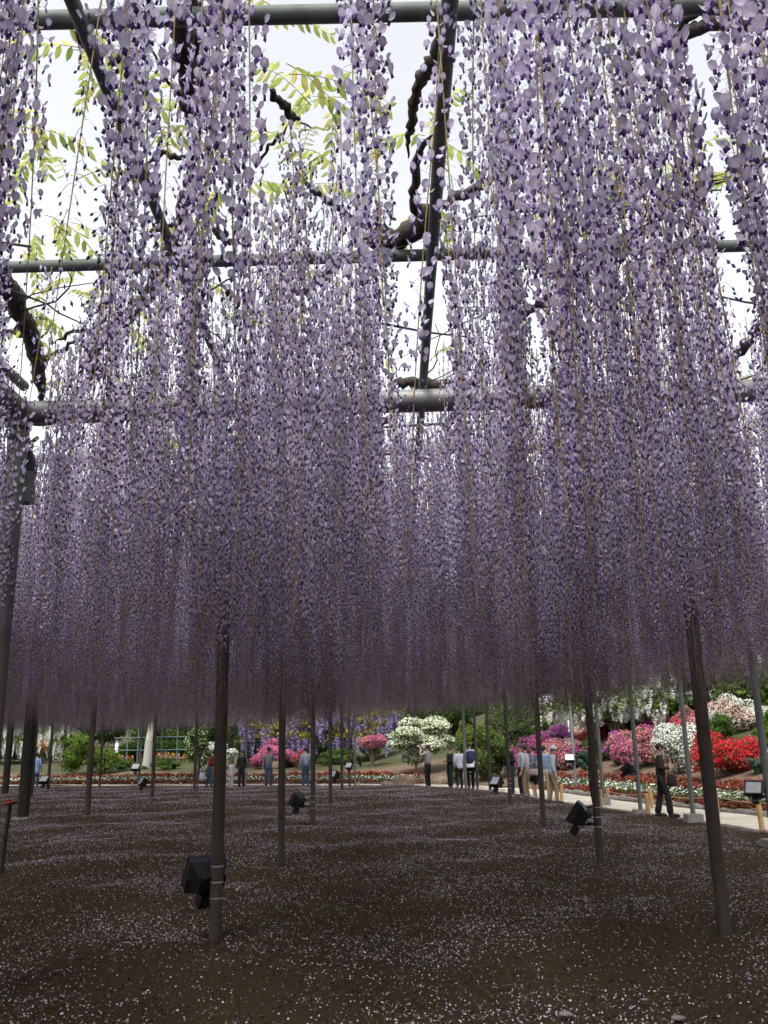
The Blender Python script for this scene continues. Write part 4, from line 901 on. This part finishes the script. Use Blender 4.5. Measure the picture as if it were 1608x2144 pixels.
# --- hanging wisteria in the garden (arbours)
def strand_mesh(name, mat, seed, n=80):
    rng = np.random.RandomState(seed); t = rng.rand(n) ** .9; a = rng.rand(n) * 6.28; rad = .085 * (1 - t) ** .6 + .012
    C = np.stack([np.cos(a) * rad, np.sin(a) * rad, -t], 1); d = np.stack([np.cos(a), np.sin(a), np.full(n, -.2)], 1)
    return quads_mesh(name, leaf_quads(C, d + rng.normal(size=d.shape) * .4, .06, 1.3, rng), mat)
def arbour(label, x0, x1, ytop, ybot, ybase, petal, leaf, nclump, len_px, trunkx, seed, group=None, leafn=60, posts=()):
    rr = random.Random(seed); rng = np.random.RandomState(seed); pb = ground_hit((x0 + x1) / 2, ybase); m = px_m(pb)
    r = thing('garden_wisteria', label, 'wisteria', pb, 0, group); ST = [strand_mesh('raceme', petal, seed + k) for k in range(4)]
    LQ, LN = [], []
    for k in range(nclump):
        x = (rr.uniform(x0, x1) - (x0 + x1) / 2) * m; z = (ybase - rr.uniform(ytop, ybot)) * m; y = rr.uniform(-1, 1) * 1.2 - (z * .1)
        LQ.append(np.array([x, y, z]) + rng.normal(size=(leafn, 3)) * [.30, .25, .13]); 
        for j in range(rr.randint(2, 5)):
            o = link('raceme', ST[rr.randrange(4)], r); o.location = (x + rr.gauss(0, .28), y + rr.gauss(0, .2) - .15, z + rr.uniform(-.15, .08)); l = len_px * m * rr.uniform(.6, 1.2)
            o.scale = (1.5, 1.5, l); o.rotation_euler = (0, 0, rr.random() * 6)
    C = np.concatenate(LQ); link('foliage', quads_mesh('foliage', leaf_quads(C, rng.normal(size=C.shape) + [0, -.4, .8], .12, 2.2, rng), leaf), r)
    for tx in trunkx:
        b = MB(); x = (tx - (x0 + x1) / 2) * m; zt = (ybase - (ytop + ybot) / 2) * m; pts = wobble([Vector((x, 0, -.2)), Vector((x + .1, 0, zt * .3)), Vector((x - .12, 0, zt * .6)), Vector((x + .1, 0, zt))], 4, .03, seed + tx)
        b.tube(pts, [.17 - .09 * i / 12 for i in range(13)], 9); b.build('trunk', M['bark'], r)
        for s_ in (-1, 1):
            for q in range(2):
                b = MB(); e = Vector((x + s_ * rr.uniform(.8, 2.2), rr.uniform(-.8, .8), zt * rr.uniform(.75, 1.0))); a0 = pts[6 + q * 2]
                b.tube(wobble([a0, a0.lerp(e, .4) + Vector((0, 0, -.15)), e], 4, .03, seed + q), [.09 - .06 * i / 8 for i in range(9)], 7); b.build('branch', M['bark'], r)
    for px_ in posts:
        b = MB(); x = (px_ - (x0 + x1) / 2) * m; b.tube([(x, .3, -.2), (x, .3, (ybase - (ytop + ybot) / 2) * m)], .07, 8); b.build('support_post', M['wood'], r)
    return r
arbour('purple wisteria tree with yellow green leaves behind the pink azaleas', 500, 830, 1488, 1548, 1596, B_lilac, G_yel, 120, 34, (662,), 5, leafn=60, posts=(590, 632, 700, 738))
arbour('long white wisteria arbour on the bank above the azaleas', 1165, 1520, 1402, 1500, 1560, B_white, G_fresh, 240, 28, (1385, 1440), 17, leafn=70, posts=(1294, 1393, 1250))
arbour('white wisteria hanging far left behind the dark posts', -40, 128, 1505, 1560, 1600, B_white, G_fresh, 55, 34, (105,), 29, leafn=50)
# white tent behind the purple azalea
p = ground_hit(1182, 1560); p = p + Vector((0, 3, .6)); m = px_m(p); r = thing('garden_tent', 'white canvas tent with a brown post behind the purple azaleas', 'tent', p)
b = MB(); w_ = 30 * m; z0, z1 = 68 * m, 92 * m
b.add([(-w_, -w_, z0), (w_, -w_, z0), (w_, w_, z0), (-w_, w_, z0), (0, 0, z1), (-w_, -w_, z0 - .3), (w_, -w_, z0 - .3), (w_, w_, z0 - .3), (-w_, w_, z0 - .3)], [(0, 1, 4), (1, 2, 4), (2, 3, 4), (3, 0, 4), (5, 6, 1, 0), (6, 7, 2, 1), (7, 8, 3, 2), (8, 5, 0, 3)]); b.build('canopy', WH, r)
for i, (x, y) in enumerate(((-1, -1), (1, -1), (1, 1), (-1, 1))):
    b = MB(); b.tube([(x * w_ * .93, y * w_ * .93, -.8), (x * w_ * .93, y * w_ * .93, z0)], .04, 8); b.build('tent_pole', WH, r)
b = MB(); b.box((.15, -.2, z0 * .45), (.22, .22, z0 * 1.05)); b.build('brown_post', solid('brown timber', (.16,.07,.04), (.1,.045,.03), 8, .8), r)

# bedding flowers in rows along the boardwalk
def bedding_mesh(seed, fl, leaf, nf):
    rng = np.random.RandomState(seed); C = rng.normal(size=(26, 3)) * [.07, .07, .03] + [0, 0, .06]; d = rng.normal(size=(26, 3)) + [0, 0, .8]; q1 = leaf_quads(C, d, .075, 1.4, rng)
    C = rng.normal(size=(nf, 3)) * [.065, .065, .03] + [0, 0, .115]; d = rng.normal(size=(nf, 3)) * .6 + [0, -.5, .8]; q2 = leaf_quads(C, d, .055, 1.05, rng)
    return quads_mesh('bedding_plant', np.concatenate([q1, q2]), [leaf, fl], [0] * 26 + [1] * nf)
G_bronze = leafmat('bronze leaf', (.07,.03,.02), (.13,.06,.035), (.16,.11,.05))
SETS = {'red': [bedding_mesh(k, B_begr, G_bronze, 13) for k in range(4)], 'white': [bedding_mesh(10 + k, B_white, G_mid, 11) for k in range(4)]}
def bedding():
    P, T, Nn = offset_curve(0, .27); items = {'red': [], 'white': []}
    for dd, c in ((2.5, 'red'), (2.8, 'red'), (3.25, 'white'), (3.5, 'white'), (3.85, 'white'), (4.1, 'white'), (4.65, 'red'), (5.1, 'red'), (5.5, 'red')):
        for p, n in zip(P, Nn):
            q = p + n * dd + RNG.normal(size=2) * .07
            if not (9 < q[1] < 70): continue
            if RNG.rand() < .16 or (1.5 < q[0] < 6 and q[1] > 36): continue
            items[c].append(q)
    for c, L in items.items():
        L = np.array(L); z = terrain(L[:, 0], L[:, 1]); X3 = np.stack([L[:, 0], L[:, 1], z], 1); x, y, d = project(X3); v = (x > -10) & (x < 1618); X3, d = X3[v], d[v]; od = np.argsort(d)
        for i in od[:150]:
            o = link('bedding_plant', SETS[c][RNG.randint(4)]); o.location = X3[i]; s_ = RNG.uniform(.85, 1.3); o.scale = (s_, s_, s_); o.rotation_euler = (0, 0, RNG.rand() * 6.28)
            tag(o, 'small ' + ('dull red' if c == 'red' else 'white') + ' flowered bedding plant in the garden rows by the boardwalk', 'bedding plant', c + ' bedding plants in rows')
        far = od[150:]
        if len(far):
            sc_ = bpy.data.collections.new('bedding_' + c)
            for k, me in enumerate(SETS[c]): sc_.objects.link(bpy.data.objects.new('bedding_source_%s_%d' % (c, k), me))
            nn = len(far); s3 = np.repeat(RNG.uniform(.9, 1.4, (nn, 1)), 3, 1)
            o = gn_instances('bedding_row', X3[far], np.stack([np.zeros(nn), np.zeros(nn), RNG.rand(nn) * 6.28], 1), s3, RNG.randint(0, 4, nn), sc_)
            tag(o, 'far rows of ' + ('dull red' if c == 'red' else 'white') + ' bedding flowers beyond the petal covered ground', 'flowers', None, 'stuff')
bedding()

# ------------------------------------------------------------------ visitors
def skin_obj(name, verts, edges, radii, mat, parent, sub=1, xf=None):
    me = bpy.data.meshes.new(name); me.from_pydata([tuple(v) for v in verts], edges, []); o = bpy.data.objects.new(name, me); COL.objects.link(o)
    o.modifiers.new('skin', 'SKIN'); sv = me.skin_vertices[0].data
    for i, r_ in enumerate(radii): sv[i].radius = r_ if hasattr(r_, '__len__') else (r_, r_)
    sv[0].use_root = True; s_ = o.modifiers.new('sub', 'SUBSURF'); s_.levels = s_.render_levels = sub
    return o, mat, parent
PENDING = []
def part_skin(*a, **k): PENDING.append(skin_obj(*a, **k))
SKIN = solid('skin', (.50,.33,.24), (.44,.28,.20), 6, .6)
HAIRB = solid('black hair', (.02,.018,.016), (.035,.03,.025), 30, .5); HAIRG = solid('brown hair', (.12,.06,.03), (.08,.045,.025), 30, .5); HAIRW = solid('grey hair', (.4,.38,.36), (.3,.29,.28), 30, .6)
def cloth(name, a, b=None): return solid(name, a, b, 12, .85, .15)
def plaid(name, a, b, c):
    m, N, L = new_mat(name); p = N.new('ShaderNodeBsdfPrincipled'); p.inputs['Roughness'].default_value = .85; t = N.new('ShaderNodeTexCoord'); ch = N.new('ShaderNodeTexChecker'); ch.inputs['Scale'].default_value = 22
    ch.inputs[1].default_value = (*a, 1); ch.inputs[2].default_value = (*b, 1); L.new(t.outputs['Object'], ch.inputs['Vector'])
    wv = N.new('ShaderNodeTexWave'); wv.bands_direction = 'Z'; wv.inputs['Scale'].default_value = 8; L.new(t.outputs['Object'], wv.inputs['Vector'])
    gt = N.new('ShaderNodeMath'); gt.operation = 'GREATER_THAN'; gt.inputs[1].default_value = .82; L.new(wv.outputs['Fac'], gt.inputs[0])
    mx = N.new('ShaderNodeMix'); mx.data_type = 'RGBA'; L.new(gt.outputs[0], mx.inputs[0]); L.new(ch.outputs[0], mx.inputs[6]); mx.inputs[7].default_value = (*c, 1); L.new(mx.outputs[2], p.inputs['Base Color']); return out(m, N, L, p.outputs[0])
CL = {'black': cloth('black cloth', (.012,.012,.014), (.02,.02,.022)), 'jeans': cloth('blue denim', (.035,.06,.11), (.05,.08,.14)), 'teal': cloth('dark teal denim', (.02,.05,.065), (.03,.065,.08)), 'khaki': cloth('khaki cloth', (.30,.23,.15), (.26,.195,.125)),
      'red': cloth('dark red wool', (.20,.02,.02), (.14,.015,.015)), 'ltblue': cloth('light blue cloth', (.26,.40,.66), (.22,.34,.58)), 'white': cloth('white cloth', (.48,.48,.51), (.40,.40,.43)), 'greyblue': cloth('pale grey blue cloth', (.36,.41,.50), (.30,.35,.43)),
      'grey': cloth('light grey cloth', (.34,.33,.31), (.28,.27,.26)), 'olive': cloth('dark olive cloth', (.035,.03,.02), (.025,.022,.016)), 'navy': cloth('navy cloth', (.02,.03,.08), (.03,.04,.10)), 'beige': cloth('beige cloth', (.45,.36,.26), (.40,.31,.22)), 'shoe': cloth('dark shoe', (.03,.025,.022)),
      'plaid': plaid('blue checked cloth', (.06,.10,.20), (.30,.35,.42), (.55,.58,.62)), 'plaidd': plaid('dark plaid cloth', (.03,.035,.07), (.10,.10,.14), (.35,.36,.40)), 'plaidb': plaid('blue plaid cloth', (.03,.08,.20), (.06,.18,.32), (.5,.6,.7)), 'stripe': plaid('white and blue striped cloth', (.6,.62,.66), (.55,.58,.64), (.15,.22,.45))}
ARMS = {'down': ((.225, -.03, 1.13), (.245, .05, .89), (.25, .08, .81)), 'phone': ((.215, .0, 1.13), (.09, .24, 1.14), (.045, .30, 1.18)), 'camera': ((.27, .16, 1.28), (.13, .26, 1.52), (.08, .27, 1.58)), 'bag': ((.22, -.04, 1.13), (.21, .12, .93), (.205, .15, .86)), 'forward': ((.22, .05, 1.13), (.20, .28, 1.0), (.19, .35, .98))}
def person(label, x, ybase, hgt, facing, top, legs, hair=HAIRB, arms=('down', 'down'), lean=0.0, flare=0.0, skirt=False, walk=0.0, coat=0.0, hat=None, shoe='shoe', zb=-.02, headtilt=0.0, base=None, bald=False):
    p = base or at_z(x, ybase, zb); s = hgt / 1.70; r = thing('person', label, 'person', p, facing, None); r.scale = (s, s, s); rr = random.Random(int(x * 7))
    pv = Vector((0, 0, .95)); RL = Matrix.Rotation(-lean, 3, 'X')
    U = lambda v: pv + RL @ (Vector(v) - pv) if v[2] > .95 else Vector(v)
    def arm(side, key):
        e, w_, h = ARMS[key]; return [U((side * q[0], q[1], q[2])) if q[2] > .95 else U((side * q[0], q[1], max(q[2], .951))) - Vector((0, 0, max(0, .951 - q[2]))) for q in (e, w_, h)]
    sh = [U((.165, 0, 1.40)), U((-.165, 0, 1.40))]
    AR = [arm(1, arms[0]), arm(-1, arms[1])]
    hp = headtilt; hd = [U((0, .0, 1.46)), U((0, .012, 1.535)), U((0, .02 + hp * .6, 1.60)), U((0, .0 + hp, 1.665))]
    st = [walk * .5, -walk * .5]
    LG = [[Vector((sg * .09, 0, .90)), Vector((sg * .10, .03 + st[i] * .6, .50)), Vector((sg * .10, -.02 + st[i], .09)), Vector((sg * .11, .14 + st[i], .035))] for i, sg in enumerate((1, -1))]
    # body: one continuous skinned surface with heads, hands and fingers
    V, Ed, Rd = [Vector((0, 0, .95)), U((0, 0, 1.12)), U((0, 0, 1.30))], [(0, 1), (1, 2)], [(.10, .07), (.10, .07), (.125, .085)]
    def ad(v, pa, r_): V.append(Vector(v)); Ed.append((pa, len(V) - 1)); Rd.append(r_); return len(V) - 1
    n0 = ad(hd[0], 2, (.052, .05)); n1 = ad(hd[1], n0, (.056, .062)); n2 = ad(hd[2], n1, (.074, .088)); n3 = ad(hd[3], n2, (.066, .078))
    fw = (U((0, .1, 1.6)) - U((0, 0, 1.6))); ad(hd[2] + fw.normalized() * .108 - Vector((0, 0, .004)), n2, (.012, .016))
    for i in (0, 1):
        a = ad(sh[i], 2, .052); e = ad(AR[i][0], a, .04); w_ = ad(AR[i][1], e, .028); h = ad(AR[i][2], w_, (.034, .02))
        dv = (AR[i][2] - AR[i][1]).normalized(); sd = Vector((0, 1, 0)) if abs(dv.z) > .6 else Vector((0, 0, 1)); cr = dv.cross(sd).normalized()
        for k, (of, ln) in enumerate(((-.026, .06), (-.009, .07), (.009, .066), (.026, .052))):
            f1 = ad(AR[i][2] + dv * .045 + sd * of, h, .0085); ad(AR[i][2] + dv * (.045 + ln * .7) + sd * of + cr * .012 * (1 if i else -1), f1, .0075)
        t1 = ad(AR[i][2] + dv * .012 + sd * .042, h, .010); ad(AR[i][2] + dv * .045 + sd * .056, t1, .0085)
        g0 = ad(LG[i][0], 0, .07); g1 = ad(LG[i][1], g0, .052); g2 = ad(LG[i][2], g1, .04); ad(LG[i][3], g2, (.04, .03))
    part_skin('body', V, Ed, Rd, SKIN, r, 1)
    # jacket or shirt
    lo = .88 - coat
    V = [Vector((0, 0, lo)), U((0, 0, 1.12)), U((0, 0, 1.31)), U((0, .0, 1.43))]; Ed = [(0, 1), (1, 2), (2, 3)]; Rd = [(.20 + coat * .1, .15 + coat * .1), (.16, .12), (.172, .122), (.08, .07)]
    for i in (0, 1):
        a = ad(sh[i], 2, .075); e = ad(AR[i][0], a, .06); ad(AR[i][1].lerp(AR[i][0], .1), e, .045)
    part_skin('jacket', V, Ed, Rd, CL[top], r, 1)
    if skirt:
        V = [Vector((0, 0, 1.0)), Vector((0, 0, .8)), Vector((0, .0, .45))]; Ed = [(0, 1), (1, 2)]; Rd = [(.14, .11), (.18, .15), (.22, .19)]; part_skin('skirt', V, Ed, Rd, CL[legs], r, 1)
    else:
        V = [Vector((0, 0, 1.04)), Vector((0, 0, .90))]; Ed = [(0, 1)]; Rd = [(.165, .12), (.175, .135)]
        for i in (0, 1):
            g0 = ad(LG[i][0] * .96, 1, .105); g1 = ad(LG[i][1], g0, .078); ad(LG[i][2] + Vector((0, .01, -.03)), g1, .062 + flare)
        part_skin('trousers', V, Ed, Rd, CL[legs], r, 1)
    for i in (0, 1):
        b = MB(); c = LG[i][2].lerp(LG[i][3], .55); b.blob((c.x, c.y, .05), (.052, .145, .055), 9, 6); b.build('shoe', CL[shoe], r)
    if not bald or True:
        b = MB(); c = hd[2] + Vector((0, -.022 + hp * .4, .035)); b.blob(c, (.086, .098, .088) if not bald else (.08, .09, .07), 12, 8, 0, .03, rr); b.build('hair', hair, r)
    for i in (1, -1):
        b = MB(); fwd = fw.normalized(); c = hd[2] + fwd * .082 + Vector((i * .03, 0, .012)); b.blob(c, (.011, .008, .008), 6, 4); b.build('eye', CL['black'], r)
        b = MB(); c = hd[2] + Vector((i * .078, 0, -.005)); b.blob(c, (.012, .022, .032), 6, 5); b.build('ear', SKIN, r)
    b = MB(); c = hd[2] + fw.normalized() * .084 + Vector((0, 0, -.045)); b.box(c, (.04, .01, .009)); b.build('mouth', CL['red'], r)
    if hat:
        b = MB(); c = hd[3] + Vector((0, 0, .01)); b.tube([c + Vector((0, 0, -.02)), c + Vector((0, 0, .05)), c + Vector((0, 0, .085))], [.098, .09, .05], 14)
        if hat[1] == 'brim': b.tube([c + Vector((0, 0, -.025)), c + Vector((0, 0, -.012))], [.15, .12], 14)
        else: b.box(c + Vector((0, .12, -.015)), (.13, .13, .015))
        b.build('hat', CL[hat[0]], r)
    return p, r
def soft_bag(name, label, loc, size, mat, rz=0.0, strap=None, cat='bag'):
    r = thing(name, label, cat, loc, rz); b = MB(); sx, sy, sz = size; b.tube([(0, 0, -sz/2), (0, 0, -sz*.42), (0, 0, 0), (0, 0, sz*.4), (0, 0, sz/2)], [sx*.36, sx*.5, sx*.52, sx*.42, sx*.34], 12)
    for i, v in enumerate(b.v): b.v[i] = (v[0], v[1] * sy / sx, v[2])
    b.build('bag_body', mat, r)
    if strap:
        b = MB(); b.tube([(-sx * .35, 0, sz * .4), (-sx * .2, 0, sz * .5 + strap * .8), (0, 0, sz * .5 + strap), (sx * .2, 0, sz * .5 + strap * .8), (sx * .35, 0, sz * .4)], .012, 6); b.build('strap', mat, r)
    return r
AW = 0.0; PI = math.pi          # facing: 0 looks away from us, PI looks towards us
def off(p, dx, dy, dz): return Vector((p.x + dx, p.y + dy, p.z + dz))
DISTB = -.02
q, _ = person('person in a dark olive jacket and flared black trousers looking at a phone', 1392, 1712, 1.60, rd(-105), 'olive', 'black', arms=('phone', 'phone'), flare=.03, walk=.30, headtilt=.03)
soft_bag('shoulder_bag', 'black shoulder bag hanging at the hip of the person in flared trousers', off(q, .2, -.12, .80), (.24, .12, .26), CL['black'], .3, .45)
b = MB(); b.box((0, 0, 0), (.075, .012, .14)); o = b.build('phone', M['black']); o.location = off(q, .31, -.10, 1.13); o.rotation_euler = (.4, 0, rd(-105)); tag(o, 'dark phone held by the person in flared black trousers', 'phone')
person('person all in black half hidden behind the second right post', 1247, 1694, 1.66, PI * .5, 'black', 'black', coat=.25)
q, _ = person('person in a pale grey blue jacket, khaki trousers and white hat', 1160, 1684, 1.58, rd(-90), 'greyblue', 'khaki', hat=('white', 'brim'), walk=.2, lean=.1, coat=.1, hair=HAIRW)
q, _ = person('person in a dark plaid shirt and long black skirt carrying a patterned handbag', 1121, 1676, 1.60, rd(70), 'plaidd', 'black', skirt=True, hair=HAIRB)
soft_bag('handbag', 'patterned pink and navy handbag in front of the black skirt', off(q, -.02, -.28, .84), (.34, .14, .2), plaid('patterned bag cloth', (.45,.25,.25), (.5,.42,.38), (.05,.06,.2)), 0, .2, 'handbag')
person('person in blue plaid shirt mostly hidden by the right brown post', 1144, 1676, 1.60, AW, 'plaidb', 'beige')
person('person in a white shirt and khaki trousers in the middle of the group', 1104, 1674, 1.62, rd(60), 'white', 'khaki', arms=('bag', 'down'))
person('person in a white jacket and black trousers behind the dark jacket', 1094, 1669, 1.64, rd(100), 'white', 'black')
q, _ = person('person in a black jacket and dark teal jeans looking at something in hand', 1073, 1668, 1.72, rd(-120), 'black', 'teal', arms=('phone', 'phone'), walk=.15)
q, _ = person('person with reddish hair and black trousers wearing a backpack', 987, 1655, 1.78, rd(15), 'white', 'black', hair=HAIRG, walk=.12)
soft_bag('backpack', 'navy and black backpack on the person with reddish hair', off(q, .02, -.2, 1.22), (.34, .2, .5), CL['navy'], 0, None, 'backpack')
person('person in a black coat over beige, holding a phone among the visitors', 944, 1653, 1.62, rd(110), 'black', 'black', arms=('phone', 'phone'), coat=.15)
person('person in a striped white and blue jacket tucked behind the black coat', 963, 1652, 1.60, rd(20), 'stripe', 'black', coat=.1)
q, _ = person('person in a grey vest and black trousers raising a camera', 897, 1652, 1.72, rd(60), 'grey', 'black', arms=('camera', 'camera'))
b = MB(); b.box((0, 0, 0), (.13, .06, .085)); b.tube([(0, .03, 0), (0, .09, 0)], .032, 10); o = b.build('camera_body', M['black']); o.location = off(q, -.36, .12, 1.62); o.rotation_euler = (0, 0, rd(60)); tag(o, 'black camera raised by the person in the grey vest', 'camera')
person('person in a blue checked shirt and jeans standing by the third left post', 640, 1652, 1.72, rd(25), 'plaid', 'jeans')
q, _ = person('person in a dark plaid shirt, jeans and a blue and white cap', 562, 1652, 1.72, PI, 'plaidd', 'jeans', hat=('navy', 'peak'), walk=.05)
soft_bag('tote_bag', 'tan bag at the side of the person in the cap', off(q, .30, -.05, 1.0), (.3, .14, .32), CL['beige'], 0, .25)
person('person dressed in black left of the pink azalea', 505, 1652, 1.62, PI * .9, 'black', 'black', coat=.1)
person('small child in white beside the person dressed in black', 484, 1652, 1.22, PI * .8, 'white', 'white', coat=.25)
q, _ = person('person in a dark red jumper and jeans leaning forward with a bag', 437, 1652, 1.70, rd(-75), 'red', 'jeans', arms=('forward', 'bag'), lean=.3, walk=.2)
soft_bag('carrier_bag', 'blue and white carrier bag hanging beside the jeans of the person in red', off(q, -.28, -.15, .55), (.26, .12, .34), plaid('blue white plastic', (.5,.55,.65), (.15,.32,.6), (.7,.72,.75)), .3, .25)
person('person in a long light blue coat beside the thick dark posts', 73, 1649, 1.72, AW, 'ltblue', 'jeans', coat=.3)
for (x, y, c, l, h) in ((618, 1592, 'red', 'distant person in red under the purple wisteria', 1.6), (716, 1592, 'navy', 'distant person in navy under the purple wisteria', 1.65), (607, 1592, 'black', 'distant person in black under the purple wisteria', 1.6)):
    gh = ground_hit(x, y); person(l, x, y, h, PI * .7, c, 'black', base=gh)
# turn the skinned outlines into plain meshes
dg = bpy.context.evaluated_depsgraph_get()
for o, mat, par in PENDING:
    me = bpy.data.meshes.new_from_object(o.evaluated_get(dg)); old = o.data; o.modifiers.clear(); o.data = me; bpy.data.meshes.remove(old)
    me.materials.clear(); me.materials.append(mat); me.polygons.foreach_set('use_smooth', [True] * len(me.polygons)); o.parent = par
